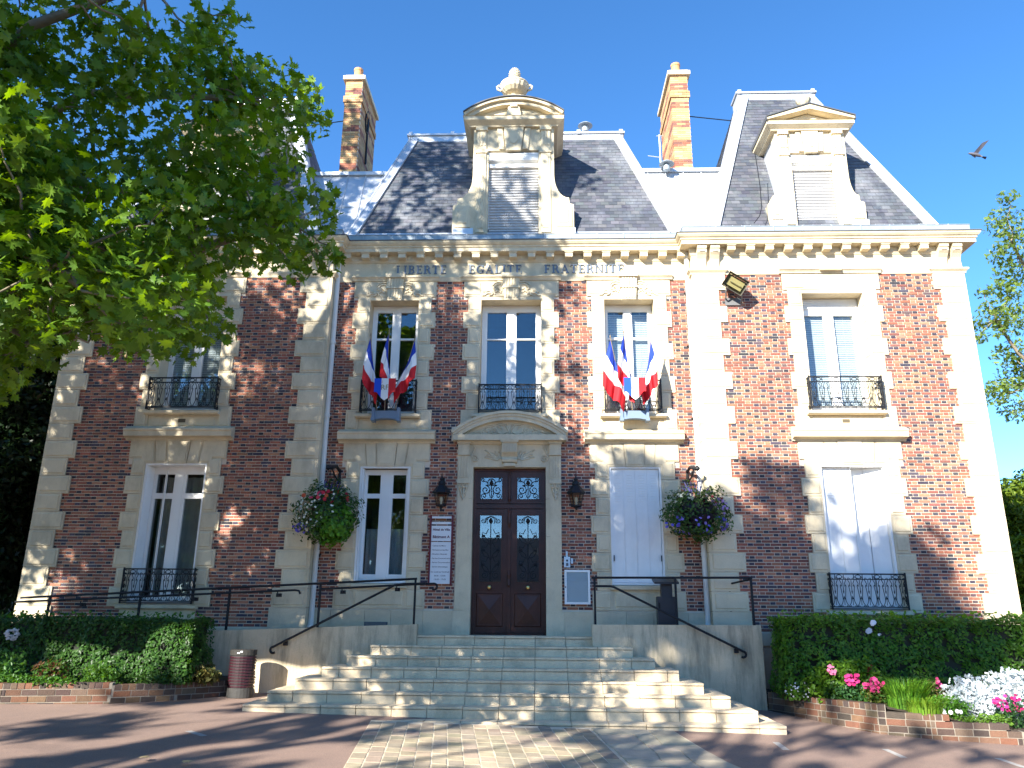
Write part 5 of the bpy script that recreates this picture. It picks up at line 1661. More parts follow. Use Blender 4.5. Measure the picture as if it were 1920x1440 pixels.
# ---- floodlight
fl = thing('floodlight', 'tilted grey floodlight fixed high on the right wing', 'floodlight', (5.05, -.35, 8.7))
rot = Matrix.Rotation(math.radians(-33), 4, 'Y') @ Matrix.Identity(4)
def tf(b, M_):
    b.v = [tuple(M_ @ Vector(v)) for v in b.v]
    return b
FM = Matrix.Translation((5.06, -.66, 8.86)) @ Matrix.Rotation(math.radians(34), 4, 'Y') @ Matrix.Rotation(math.radians(22), 4, 'X')
b = MB(); b.frustum((-.22, .22, -.15, .15), (-.25, .25, -.18, .18), .10, -.06); b.box(-.22, .22, .101, .20, -.14, .14)
for i in range(9): b.box(-.19 + i * .045, -.178 + i * .045, .20, .24, -.13, .13)
GREY = M('cast_aluminium', (.16, .16, .16), .55, .15, metal=.4)
b.v = [(v[0], v[1] if v[1] != -.06 else -.06, v[2]) for v in b.v]
b.f.pop(4); b.c.pop(4); b.mi.pop(4)
tf(b, FM).build('housing', GREY, fl)
b = MB(); b.box(-.225, .225, -.045, -.035, -.155, .155); tf(b, FM).build('glass', GLASS('floodlight_glass', 1.5, (.9, .88, .75)), fl)
b = MB(); b.box(-.18, .18, .03, .045, -.10, .10); b.tube([(-.13, .0, 0), (.13, .0, 0)], .02, 6); tf(b, FM).build('reflector', M('reflector', (.55, .53, .44), .35, .05, metal=.5), fl)
b = MB(); b.tube([(4.90, -.33, 8.62), (4.88, -.45, 8.62), (4.86, -.56, 8.72), (4.90, -.62, 8.82)], .018, 6); b.tube([(5.22, -.33, 8.50), (5.22, -.45, 8.52), (5.22, -.55, 8.64)], .018, 6); b.box(4.88, 5.24, -.345, -.33, 8.47, 8.65); b.build('bracket', GREY, fl)
# ---- black terminal post on the platform
bp = thing('information_post', 'black metal post with slanted top tray on the right platform', 'post', (3.22, -.45, LAND))
BLK = M('black_powder_coat', (.02, .022, .028), .4, .1)
b = MB(); b.box(3.03, 3.41, -.58, -.36, LAND - .004, 2.07); b.build('body', BLK, bp)
b = MB(); b.box(3.12, 3.34, -.55, -.39, 2.071, 2.33); b.build('neck', BLK, bp)
b = MB(); b.add([(2.97, -.68, 2.31), (3.46, -.68, 2.31), (3.46, -.30, 2.40), (2.97, -.30, 2.40), (2.97, -.68, 2.35), (3.46, -.68, 2.35), (3.46, -.30, 2.45), (2.97, -.30, 2.45)], [(0, 1, 5, 4), (1, 2, 6, 5), (2, 3, 7, 6), (3, 0, 4, 7), (4, 5, 6, 7), (3, 2, 1, 0)]); b.build('tray', BLK, bp)
b = MB(); b.box(3.05, 3.08, -.588, -.58, 1.80, 1.95); b.build('slot', M('slot_black', (.004, .004, .004), .8), bp)
# ---- litter bin
bn = thing('litter_bin', 'dark red slatted litter bin against the left ramp wall', 'bin', (-4.95, -1.52, g(-4.95, -1.52)))
zb = g(-4.95, -1.52)
def rr_prof(r): return [(-4.95 + r * math.cos(t) * 1.0, -1.52 + r * .75 * math.sin(t)) for t in [i * 2 * math.pi / 24 for i in range(24)]]
def slab(b, r, z0, z1, col, r2_=None):
    p, q = rr_prof(r), rr_prof(r2_ or r); n = len(p)
    b.add([(x, y, z0) for x, y in p] + [(x, y, z1) for x, y in q], [(i, (i + 1) % n, (i + 1) % n + n, i + n) for i in range(n)] + [tuple(range(n - 1, -1, -1)), tuple(range(n, 2 * n))], col)
b = MB(); slab(b, .225, zb, zb + .84, (.03, .03, .03)); b.build('liner', GENERIC, bn)
b = MB(); slab(b, .245, zb, zb + .17, (.035, .034, .032), .240); b.build('base', GENERIC, bn)
b = MB(); slab(b, .250, zb + .745, zb + .845, (.022, .021, .018)); b.build('rim', GENERIC, bn)
for i in range(11):
    b = MB(); slab(b, .246, zb + .180 + i * .051, zb + .212 + i * .051, (.030, .006, .011)); b.build('slat', PAINT, bn)
b = MB(); b.box(-5.0, -4.95, -1.716, -1.70, zb + .78, zb + .80, (.75, .75, .73)); b.box(-4.94, -4.90, -1.716, -1.70, zb + .80, zb + .825, (.7, .7, .7)); b.build('sticker', PAINT, bn)
# ---- the bird
bd = thing('pigeon', 'dark pigeon flying in the blue sky right of the roof', 'bird', (15.0, 6, 16.4))
b = MB(); bx_, by_, bz_ = 15.02, 6.0, 16.36
b.tube([(bx_ - .24, by_, bz_ + .02), (bx_ - .19, by_, bz_ + .03), (bx_ - .10, by_, bz_ + .01), (bx_ + .02, by_, bz_ - .02), (bx_ + .12, by_, bz_ - .06), (bx_ + .20, by_, bz_ - .10)], [.006, .034, .05, .065, .045, .02], 8, col=(.09, .09, .11)); b.build('body', BIRDM, bd, smooth=True)
b = MB(); b.add([(bx_ - .08, by_ - .03, bz_ + .03), (bx_ + .06, by_ - .04, bz_), (bx_ + .20, by_ - .26, bz_ + .20), (bx_ + .26, by_ - .42, bz_ + .26), (bx_ + .10, by_ - .28, bz_ + .24)], [(0, 1, 2, 3, 4)], (.07, .07, .09))
b.build('wing', BIRDM, bd)
b = MB(); b.add([(bx_ - .08, by_ + .03, bz_ + .03), (bx_ + .06, by_ + .04, bz_), (bx_ + .16, by_ + .26, bz_ + .10), (bx_ + .22, by_ + .40, bz_ + .10), (bx_ + .04, by_ + .30, bz_ + .14)], [(4, 3, 2, 1, 0)], (.07, .07, .09)); b.build('wing', BIRDM, bd)
b = MB(); b.add([(bx_ + .17, by_, bz_ - .08), (bx_ + .30, by_ - .08, bz_ - .15), (bx_ + .32, by_ + .06, bz_ - .17), (bx_ + .19, by_ + .03, bz_ - .10)], [(0, 1, 2, 3)], (.06, .06, .08)); b.build('tail', BIRDM, bd)

# ================================================================== planting
rng = np.random.default_rng(5)
def ball(n, c, r, shell=.5, rg=rng):
    d = rg.normal(size=(n, 3)); d /= np.linalg.norm(d, axis=1)[:, None]
    k = shell + (1 - shell) * rg.random(n) ** (1 / 2)
    if n > 400:
        o_ = rg.uniform(0, 50, 3)
        k = k * (1 + .42 * np.array([noise.noise(Vector(tuple(q * 2.4 + o_))) for q in d]))
    return np.array(c) + d * k[:, None] * np.array(r), d
def flowers(name, parent, pts, size, cols, rg=rng):
    return stuff(leafcloud(name, pts, size, cols, PETAL, parent, 'disc', .1, rg, nrm=np.tile(np.array([[0, -.9, .3]]), (len(pts), 1))))
GRN = [(.035, .085, .018), (.05, .12, .02), (.028, .07, .016), (.06, .13, .03)]
def basket(x, side, label):
    t = thing('hanging_basket', label, 'flower basket', (x, -.5, 3.3), 'flower baskets on the inner corners')
    c = (x, -.58, 3.74)
    b = MB(); b.tube([(x - side * .05, -.02, 4.42), (x - side * .05, -.02, 4.74)], .03, 6); b.tube([(x - side * .05, -.03, 4.70), (x - side * .03, -.25, 4.76), (x, -.50, 4.70), (x + side * .06, -.60, 4.66)], .035, 6)
    b.tube([(x - side * .05, -.03, 4.45), (x, -.25, 4.56), (x, -.50, 4.68)], .02, 6); b.lathe([(.01, 4.62), (.055, 4.66), (.055, 4.70), (.01, 4.74)], x + side * .06, -.60, 8)
    for k_ in range(3):
        a = k_ * 2.09; b.tube([(x, -.55, 4.68), (x + .3 * math.cos(a), -.55 + .3 * math.sin(a), 3.8)], .006, 4)
    b.build('bracket', IRON, t)
    b = MB(); b.lathe([(.05, 3.42), (.22, 3.48), (.33, 3.62), (.36, 3.80)], x, -.55, 12, (.05, .04, .03)); b.build('bowl', GENERIC, t)
    if side < 0:
        p, d = ball(3300, c, (.70, .50, .66), .55); leafcloud('foliage', p, rng.uniform(.05, .09, len(p)), GRN, LEAFM, t, 'oval', .3, rng, nrm=d)
        p, d = ball(1500, (x + .22, -.74, 3.47), (.40, .32, .46), .4); leafcloud('trailing_foliage', p, rng.uniform(.07, .13, len(p)), [(.09, .24, .02), (.11, .28, .025), (.08, .2, .02)], LEAFM, t, 'oval', .1, rng, .8, nrm=d)
        p, d = ball(230, c, (.68, .52, .50), .95); p = p[(p[:, 1] < -.55) & (p[:, 0] < x + .25)]; flowers('white_flowers', t, p, .055, [(.75, .74, .62)])
        p, d = ball(36, (x, -.62, 4.02), (.56, .50, .13), .95); p = p[p[:, 1] < -.55]; flowers('red_flowers', t, p, .09, [(.55, .03, .05), (.60, .06, .10), (.5, .10, .03)])
        p, d = ball(46, (x - .46, -.66, 3.82), (.13, .12, .14), .5); flowers('cream_flowers', t, p, .055, [(.75, .62, .45)])
        p, d = ball(30, (x - .50, -.6, 3.38), (.22, .12, .16), .5); flowers('violet_flowers', t, p, .06, [(.13, .10, .55), (.18, .12, .6)])
    else:
        p, d = ball(3100, c, (.71, .50, .62), .55); leafcloud('foliage', p, rng.uniform(.05, .09, len(p)), GRN, LEAFM, t, 'oval', .3, rng, nrm=d)
        p, d = ball(500, (x, -.72, 3.70), (.36, .28, .34), .5); leafcloud('purple_leaves', p, rng.uniform(.12, .22, len(p)), [(.012, .010, .018), (.02, .014, .022)], LEAFD, t, 'oval', -.2, rng, 1.2, nrm=d)
        p, d = ball(90, (x - .02, -.66, 3.50), (.66, .46, .20), .9); p = p[p[:, 1] < -.5]; flowers('violet_flowers', t, p, .07, [(.16, .12, .55), (.22, .16, .62), (.30, .2, .6)])
        p, d = ball(40, (x + .45, -.6, 3.86), (.18, .2, .2), .8); flowers('lilac_flowers', t, p, .07, [(.48, .30, .62), (.5, .36, .6)])
        p, d = ball(40, (x - .28, -.7, 4.02), (.22, .2, .12), .8); flowers('white_flowers', t, p, .06, [(.72, .72, .55)])
        p, d = ball(18, (x + .28, -.7, 4.02), (.24, .2, .08), .8); flowers('red_flowers', t, p, .06, [(.5, .06, .06), (.7, .65, .5)])
    b = MB()
    for k_ in range(14):
        a = R.uniform(-1.3, 1.3); r0 = R.uniform(.1, .25); x0 = x + math.sin(a) * r0; l = R.uniform(.35, .5)
        e = (x + math.sin(a) * (r0 + l * .55), -.6 + R.uniform(-.15, .1), 4.02 + l * math.cos(a) * .9)
        m_ = ((x0 + e[0]) / 2, -.6, 4.02 + (e[2] - 4.02) * .6)
        b.tube([(x0, -.6, 3.95), m_, e], [.008, .014, .006], 5, col=(.08, .07, .25))
    b.build('blue_spikes', GENERIC, t)
basket(-3.80, -1, 'overflowing flower basket with white blooms and lime foliage, left of the door')
basket(3.92, 1, 'overflowing flower basket with violet blooms and dark leaves, right of the door')

def hedge(name, label, x0, x1, y0, y1, z0, z1, n, cols, loc):
    t = thing(name, label, 'hedge', loc)
    b = MB(); b.box(x0 + .10, x1 - .1, y0 + .12, y1 - .1, z0, z1 - .11, (.007, .012, .004)); b.build('light_block_core', GENERIC, t)  # near-black box added inside the hedge to block light between the leaves
    pts, nr = [], []
    ax, ay, az = x1 - x0, y1 - y0, z1 - z0
    faces = [(ax * az, 'f'), (ax * ay, 't'), (ay * az, 'l'), (ay * az, 'r')]
    tot = sum(a for a, _ in faces)
    for a, kd in faces:
        m_ = int(n * a / tot); u, v, d = rng.random(m_), rng.random(m_), rng.random(m_) ** 1.7 * .16
        if kd == 'f': P = np.stack([x0 + u * ax, y0 + d, z0 + v * az], 1); N_ = (0, -1, .3)
        elif kd == 't': P = np.stack([x0 + u * ax, y0 + v * ay, z1 - d], 1); N_ = (0, -.2, 1)
        elif kd == 'l': P = np.stack([x0 + d, y0 + u * ay, z0 + v * az], 1); N_ = (-1, 0, .3)
        else: P = np.stack([x1 - d, y0 + u * ay, z0 + v * az], 1); N_ = (1, 0, .3)
        pts.append(P); nr.append(np.tile(np.array([N_], dtype=float), (m_, 1)))
    P = np.concatenate(pts); N_ = np.concatenate(nr)
    wob = np.array([noise.noise(Vector((p[0] * 1.7, p[1] * 1.7, p[2] * 1.7))) for p in P])
    wob2 = np.array([noise.noise(Vector((p[0] * 5.1 + 9, p[1] * 5.1, p[2] * 5.1))) for p in P])
    P = P + N_ * (wob * .15 + wob2 * .06)[:, None]
    keep = wob2 > -.42 
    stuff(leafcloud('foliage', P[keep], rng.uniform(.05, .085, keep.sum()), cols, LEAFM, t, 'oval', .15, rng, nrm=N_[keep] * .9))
    k2 = int(n * .012)
    q = np.stack([x0 + rng.random(k2) * ax, y0 + rng.random(k2) * ay * .6, np.full(k2, z1) + rng.random(k2) * .12], 1)
    stuff(leafcloud('young_shoots', q, rng.uniform(.06, .10, k2), [tuple(c * 1.4 for c in cols[0])], LEAFM, t, 'oval', .2, rng))
    return t
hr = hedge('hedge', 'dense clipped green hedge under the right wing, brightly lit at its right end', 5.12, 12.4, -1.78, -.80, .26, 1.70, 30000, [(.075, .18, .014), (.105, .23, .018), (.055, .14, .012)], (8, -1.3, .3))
for p in ((6.724, -1.86, 1.60), (6.63, -1.88, 1.46), (6.82, -1.86, 1.40)):
    flowers('white_flower', hr, np.array([p, (p[0] + .02, p[1] - .01, p[2] + .015)]), .11 if p[2] > 1.41 else .05, [(.78, .76, .80)])
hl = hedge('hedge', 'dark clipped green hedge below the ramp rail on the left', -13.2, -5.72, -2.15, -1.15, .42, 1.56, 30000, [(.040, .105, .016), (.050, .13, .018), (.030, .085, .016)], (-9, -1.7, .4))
p, d = ball(70, (-9.05, -2.2, 1.27), (.13, .09, .11), .7); flowers('pale_bloom', hl, p, .05, [(.66, .60, .58)])

def clump(name, label, cat, loc, r, n, cols, size, shape='oval', mat=None, fl=None, group=None, upb=.4):
    t = thing(name, label, cat, loc, group)
    p, d = ball(n, (loc[0], loc[1], loc[2] + r[2] * .75), r, .3)
    p = p[p[:, 2] > loc[2] - .05]
    leafcloud('foliage', p, rng.uniform(size * .7, size * 1.3, len(p)), cols, mat or LEAFM, t, shape, upb, rng, nrm=None)
    if fl:
        for nm, cnt, cc, rr, fs_, fc in fl:
            q, d = ball(cnt, cc, rr, .4); flowers(nm, t, q, fs_, fc)
    return t
PK = [(.62, .05, .22), (.70, .12, .30), (.55, .03, .16)]
clump('alyssum', 'low green plant dotted with tiny white flowers at the planter corner', 'flowers', (5.42, -1.60, .30), (.34, .30, .16), 700, [(.05, .13, .03), (.07, .16, .04)], .05, fl=[('white_flowers', 60, (5.36, -1.72, .44), (.34, .26, .14), .035, [(.75, .75, .8)])], group='bedding plants in the right planter')
clump('snapdragon', 'leftmost snapdragon with a single pale pink spike before the hedge', 'flowers', (5.86, -2.05, .30), (.20, .20, .18), 380, [(.04, .11, .025)], .06, fl=[('pink_spike', 14, (5.80, -2.15, .80), (.07, .06, .09), .06, [(.62, .18, .32)])], group='bedding plants in the right planter')
clump('snapdragon', 'snapdragon with the darkest magenta spikes beside the red plume', 'flowers', (6.10, -2.25, .28), (.24, .2, .20), 480, [(.035, .10, .03)], .06, fl=[('magenta_spike', 34, (6.05, -2.38, .68), (.17, .08, .10), .065, [(.60, .03, .18), (.55, .05, .22)])], group='bedding plants in the right planter')
clump('snapdragon', 'snapdragon with coral pink spikes left of the grass clump', 'flowers', (6.40, -2.40, .27), (.22, .2, .18), 430, [(.05, .13, .02), (.16, .17, .04)], .06, fl=[('coral_spike', 36, (6.36, -2.52, .60), (.20, .08, .11), .065, PK)], group='bedding plants in the right planter')
clump('celosia', 'single dark red plume standing against the hedge', 'flowers', (6.52, -1.95, .28), (.12, .12, .24), 160, [(.06, .11, .02)], .06, fl=[('red_plume', 40, (6.52, -2.02, .78), (.07, .06, .13), .05, [(.48, .05, .03), (.4, .03, .03)])], group='bedding plants in the right planter')
def grass(label, loc, r, h, n, cols, name='grass_clump'):
    t = thing(name, label, 'grass', loc)
    b = MB()
    for i in range(n):
        a = R.uniform(0, 6.283); q = R.random() ** .5 * r * .35
        x, y = loc[0] + q * math.cos(a), loc[1] + q * math.sin(a)
        L = h * R.uniform(.6, 1.1); out = R.uniform(.15, .8) * L
        c_ = jit(R.choice(cols), .25)
        pts = [(x + out * k_ * k_ * math.cos(a), y + out * k_ * k_ * math.sin(a), loc[2] + L * (k_ - .38 * k_ ** 3)) for k_ in (0, .35, .7, 1)]
        wv = .011
        sx, sy = -math.sin(a) * wv, math.cos(a) * wv
        vs = []
        for k_, p in enumerate(pts):
            f_ = (1, .9, .6, .08)[k_]; vs += [(p[0] - sx * f_, p[1] - sy * f_, p[2]), (p[0] + sx * f_, p[1] + sy * f_, p[2])]
        b.add(vs, [(2 * k_, 2 * k_ + 1, 2 * k_ + 3, 2 * k_ + 2) for k_ in range(3)], c_)
    stuff(b.build('blades', LEAFM, t)); return t
grass('tuft of long arching bright green grass in the right planter', (6.86, -2.55, .24), .9, .74, 420, [(.09, .22, .02), (.13, .27, .03), (.06, .16, .02)])
grass('short tuft of yellow green grass at the planter edge', (6.95, -2.98, .20), .8, .42, 260, [(.16, .28, .03), (.12, .24, .02)])
clump('low_foliage', 'feathery low green plant left of the silver bush', 'plant', (7.36, -2.92, .14), (.36, .24, .20), 900, [(.07, .19, .02), (.09, .22, .03)], .05, 'pinn', fl=[('white_flowers', 6, (7.25, -3.16, .24), (.28, .04, .04), .07, [(.7, .7, .75)])])
SIL = [(.50, .55, .57), (.58, .62, .63), (.42, .48, .51)]
clump('silver_ragwort', 'silver white leafy bush in the middle of the planter', 'plant', (7.92, -2.62, .14), (.46, .32, .34), 1300, SIL, .085, 'pinn', LEAFD, group='silver bushes in the right planter')
clump('silver_ragwort', 'taller silver white leafy bush at the right picture edge', 'plant', (8.72, -2.42, .12), (.50, .36, .42), 1500, SIL, .085, 'pinn', LEAFD, group='silver bushes in the right planter')
clump('small_shrub', 'small leafy shrub with reddish tips between grass and silver bush', 'plant', (7.42, -2.30, .24), (.26, .24, .24), 520, [(.08, .16, .03), (.16, .12, .04)], .06, fl=[('pink_spike', 12, (7.52, -2.36, .62), (.08, .06, .1), .055, PK)])
clump('snapdragon', 'dark crimson snapdragons in front of the taller silver bush', 'flowers', (8.34, -3.08, .04), (.30, .2, .24), 520, [(.03, .085, .03), (.04, .1, .03)], .06, fl=[('crimson_spike', 40, (8.26, -3.16, .40), (.30, .08, .13), .06, [(.42, .02, .12), (.5, .03, .2)])], group='bedding plants in the right planter')
clump('groundcover', 'yellow green groundcover creeping along the lower planter edge', 'plant', (7.78, -3.22, .06), (.46, .16, .10), 800, [(.13, .24, .03), (.10, .2, .03)], .045)
clump('groundcover', 'dark green groundcover at the right end of the planter', 'plant', (9.0, -3.25, .0), (.5, .24, .14), 700, [(.04, .1, .02), (.06, .14, .02)], .05)
clump('small_shrub', 'bright green leafy shrub against the hedge above the white flowers', 'plant', (5.80, -2.0, .30), (.42, .20, .38), 900, [(.09, .20, .018), (.11, .23, .02)], .075)
clump('small_shrub', 'bright green leafy shrub against the hedge behind the pink flowers', 'plant', (6.30, -2.08, .30), (.36, .20, .42), 850, [(.10, .21, .018), (.08, .18, .018)], .075)
# left bed
clump('heuchera', 'olive brown low plant beside the litter bin', 'plant', (-5.62, -1.78, .44), (.36, .26, .17), 520, [(.075, .075, .018), (.10, .085, .02), (.055, .07, .018)], .10, 'oval', LEAFD)
clump('small_shrub', 'pale green sprig shrub in the left bed at the picture edge', 'plant', (-8.75, -2.62, .42), (.34, .24, .34), 800, [(.07, .18, .04), (.06, .15, .03)], .07)
clump('small_shrub', 'leafy shrub with russet tips in the left bed', 'plant', (-7.95, -2.62, .42), (.34, .22, .26), 620, [(.05, .12, .02), (.11, .06, .03)], .07)
clump('small_shrub', 'rounded bright green shrub in the middle of the left bed', 'plant', (-7.15, -2.45, .42), (.36, .24, .22), 700, [(.07, .16, .02), (.05, .13, .02)], .06)
clump('groundcover', 'grassy green groundcover along the left planter edge', 'plant', (-8.3, -2.88, .44), (1.0, .14, .10), 1200, [(.06, .16, .02), (.05, .13, .02)], .06)
clump('groundcover', 'dark green groundcover below the hedge end near the bin', 'plant', (-6.35, -2.2, .42), (.55, .2, .13), 700, [(.035, .09, .02), (.05, .11, .02)], .06)
# fallen leaves on the asphalt
for i, (px_, py_, lb) in enumerate([(-4.2, -6.62, 'curled pale fallen leaf on the asphalt at the lower left'), (-3.6, -6.75, 'small dry fallen leaf on the asphalt near the path edge')]):
    b = MB(); z = g(px_, py_) + .012
    lv, lf = LSHAPE['star']
    a = R.uniform(0, 6)
    b.add([(px_ + .16 * (v[0] * math.cos(a) - v[1] * math.sin(a)), py_ + .16 * (v[0] * math.sin(a) + v[1] * math.cos(a)), z + .05 + .16 * v[2]) for v in lv], lf, (.42, .34, .18))
    tag(b.build('fallen_leaf', LEAFD), lb, 'leaf', 'fallen leaves on the asphalt')

BOUGHS = [
(-6.9,-6.5,8.2,0.62),(-4.2,-9.6,6.1,0.63),(-3.3,-9.7,4.7,0.58),(-8.9,-7,5.7,0.51),(-3.3,-9.7,5.8,0.5),(-4.1,-10.5,9.1,0.34),(-6.8,-9.6,10.5,0.26),
(-5.7,-7.7,5.2,0.38),(-5.4,-10.6,7.3,0.69),(-5.5,-8.3,4.9,0.46),(-10.6,-7.5,11,0.26),(-6.3,-8.8,10.9,0.53),(-3.2,-9,8.9,0.26),(-7.3,-6.3,4.7,0.26),
(-6.1,-10.6,7.7,0.51),(-5.9,-9.7,5.1,0.66),(-6.6,-9.9,7.1,0.57),(-5.5,-9,4.4,0.6),(-2.7,-8.2,6.5,0.75),(-8.3,-7.9,10.1,0.58),(-5.1,-10.9,8.6,0.39),
(-4.4,-8.9,8.2,0.74),(-6.4,-6.7,7.9,0.55),(-8.9,-6.2,5.2,0.56),(-9.1,-6.1,6.7,0.55),(-9.9,-7.7,12.6,0.34),(-6.1,-9.2,5.5,0.71),(-3.7,-10.1,7.7,0.29),
(-3.8,-9,10.7,0.26),(-5.1,-7.2,5.3,0.34),(-5.6,-9,4.2,0.5),(-5.2,-10.4,6.5,0.54),(-4.9,-9.9,6,0.59),(-4.3,-7.6,6.4,0.54),(-10.3,-8,12.6,0.26),
(-8.4,-8.3,6.5,0.26),(-4.9,-6.3,10.8,0.5),(-9.2,-7.4,7.8,0.55),(-3.1,-6.1,6.7,0.26),(-7.6,-6.3,7.1,0.72),(-7,-6.2,6.2,0.64),(-4.6,-8.3,8.6,0.65),
(-10.3,-6.1,7.7,0.72),(-4.5,-6.9,9.6,0.65),(-4.3,-9.7,4.5,0.32),(-7.1,-8.1,6.1,0.65),(-9.4,-8.2,9.4,0.26),(-8.9,-7.6,11.3,0.66),(-5.1,-8.5,4.6,0.26),
(-6.3,-6.2,5.8,0.29),(-6.6,-9.3,9.5,0.57),(-7.7,-8.2,8.4,0.62),(-8.2,-5.6,6,0.61),(-9.8,-8.1,12.3,0.28),(-8.7,-7.8,6.2,0.31),(-4.8,-10.1,4.6,0.53),
(-6.5,-8.1,12.2,0.26),(-5.3,-11,8,0.66),(-6.1,-7.5,7,0.7),(-2.1,-7.8,6.3,0.26),(-3.9,-11,7.7,0.26),(-4.4,-9.4,5.3,0.57),(-6.3,-8,6.2,0.65),
(-4.4,-6.7,9.7,0.73),(-9,-6.6,4.8,0.5),(-8.3,-8.1,8.1,0.73),(-7.3,-6.7,8,0.7),(-2.7,-6.9,8.8,0.26),(-6,-9.5,10,0.64),(-3.2,-8.7,7.3,0.7),
(-6.8,-9.4,4.8,0.37),(-5.1,-9.5,4.8,0.54),(-6.1,-6.5,6.7,0.67),(-6.3,-9.3,6.7,0.68),(-5.1,-6.9,8.3,0.64),(-7.7,-7.3,9.4,0.73),(-9.1,-5.7,5.9,0.63),
(-5.7,-7.6,12.8,0.27),(-6,-7.4,9.1,0.64),(-4,-10,5.2,0.63),(-5.2,-9.4,9.7,0.7),(-2.7,-7.9,8,0.31),(-9,-6.4,7.7,0.53),(-8.1,-8.3,10,0.58),
(-4.9,-9.9,5.7,0.68),(-6.8,-9.6,6.7,0.55),(-4.7,-9.1,7.5,0.6),(-4.2,-10.3,8.6,0.26),(-4.4,-8,6.6,0.71),(-3.8,-8.9,4.6,0.39),(-4.7,-5.3,6.4,0.3),
(-8,-7.1,10.2,0.55),(-8.7,-8.1,10.1,0.56),(-7.7,-8.2,5.1,0.7),(-8.6,-8,8.7,0.5),(-8.9,-6.3,7.2,0.74),(-9,-7.4,8.2,0.63),(-6.1,-11.1,8.2,0.36),
(-3.9,-10.4,8.6,0.26),(-4.9,-8.7,5.3,0.62),(-3.9,-7.6,5.2,0.3),(-5.2,-8.4,5.7,0.55),(-5.5,-10.5,6,0.72),(-4.1,-5.7,7.2,0.46),(-7.8,-6.5,5,0.69),
(-4,-6.3,9.8,0.6),(-3.3,-6,7.2,0.41),(-4.6,-10.6,6.2,0.59),(-4.2,-8.1,7.1,0.6),(-5.2,-5.2,6.9,0.51),(-3.8,-9,5.4,0.6),(-7.7,-9.6,9,0.32),
(-9.7,-7.4,10.6,0.64),(-5.4,-9.1,9.7,0.3),(-5.6,-7.6,12.4,0.51),(-6.1,-8,7.6,0.59),(-6.9,-7.9,6.6,0.57),(-3.5,-9.2,8.5,0.36),(-5.7,-10.7,9,0.26),
(-10.3,-5.5,4.7,0.26),(-7.8,-8,4.6,0.46),(-8.6,-6.6,8.5,0.68),(-3,-8.2,6.7,0.66),(-4.1,-10.8,7.7,0.26),(-4.9,-9.4,9.8,0.5),(-6.6,-8.7,6.7,0.69),
(-2.2,-7.6,6.1,0.26),(-9.1,-6.4,5.2,0.66),(-6.8,-8.2,9.7,0.26),(-7.9,-9.3,8.7,0.38),(-4.5,-9,10.3,0.53),(-8.9,-8.7,11,0.52),(-5.1,-9.7,6.8,0.59),
(-3.4,-7.9,5.1,0.26),(-8.4,-7.3,5.6,0.69),(-6.2,-9.7,7.2,0.7),(-7.8,-6,7.6,0.58),(-6.1,-6,6.7,0.61),(-7.4,-7.8,11.8,0.52),(-8,-8.5,7,0.67),
(-3.6,-10,9.5,0.38),(-3.9,-7.6,6.4,0.54),(-5.7,-8.6,5.7,0.53),(-5,-5.9,8.5,0.73),(-3.1,-6.5,9.4,0.43),(-6.2,-9.2,8.3,0.73),(-5.7,-9.3,7.9,0.6),
(-6.2,-8.8,9.8,0.26),(-4.1,-6.2,8.6,0.64),(-8.7,-8.3,7.5,0.26),(-3.1,-9.4,10.1,0.26),(-6.5,-9.8,5.7,0.69),(-7.2,-7.9,5.7,0.69),(-7.5,-6.9,10.2,0.67),
(-5.9,-7.4,7.8,0.68),(-3.1,-6.5,9.6,0.35),(-4.8,-6.3,5.6,0.57),(-2.4,-6.9,7.2,0.26),(-4.2,-6.9,5.8,0.47),(-6.5,-8.2,10.8,0.75),(-5.1,-10.3,8.5,0.38),
(-7.2,-7,10.6,0.44),(-6.5,-10.5,7.4,0.37),(-6.7,-10.3,8.5,0.56),(-3.8,-7.9,7,0.55),(-7.7,-8.1,10.7,0.58),(-4.8,-7.9,5.3,0.49),(-9.7,-6.2,4.8,0.41),
(-6.1,-8.3,7.3,0.57),(-6.8,-6.9,5.9,0.65),(-6.8,-9.9,9.1,0.56),(-3.3,-6.8,8.4,0.48),(-5.7,-8.1,10.9,0.38),(-10.3,-6.3,5.9,0.26),(-5.3,-9.8,5.1,0.62),
(-4.3,-6.3,9.8,0.52),(-6.8,-8.7,4.9,0.58),(-8,-9.1,8.6,0.68),(-4.8,-9.8,5.3,0.6),(-2.8,-8.5,6.2,0.59),(-10,-6.2,4.5,0.26),(-6.4,-9.2,6.2,0.59),
(-4.5,-9.5,8.3,0.34),(-5.2,-9.2,5.8,0.55),(-4.3,-8.7,5.6,0.71),(-6.3,-10.8,8.2,0.67),(-5.7,-9.2,8.3,0.5),(-7.5,-5.9,7.2,0.7),(-4.9,-9.9,5.5,0.59),
(-6.1,-6.4,6.1,0.65),(-9.2,-6.2,6.4,0.64),(-5,-10,6.4,0.68),(-8.4,-8.7,9.5,0.67),(-5.9,-8.3,4.4,0.42),(-6.9,-7.4,12,0.53),(-2.9,-7,8,0.26),
(-5.9,-7.2,10.6,0.26),(-5.4,-7.9,11.4,0.49),(-3.6,-11.1,8.3,0.55),(-3.8,-8.4,5.6,0.65),(-5.9,-10.1,6.6,0.6),(-4.8,-9,9.8,0.26),(-6.8,-9.8,5.5,0.28),
(-2.4,-7.1,7.4,0.26),(-6.4,-7.4,7.1,0.69),(-4.7,-5.9,9.3,0.71),(-3.1,-7.7,8.8,0.5),(-7.2,-8.5,11.5,0.45),(-4.1,-7.5,9.9,0.26),(-7.9,-9.5,9.8,0.5),]
NEXTA, NEXTB, PEREX = 112, 135, 60
NSA, NSB, PERS = 62, 74, 46


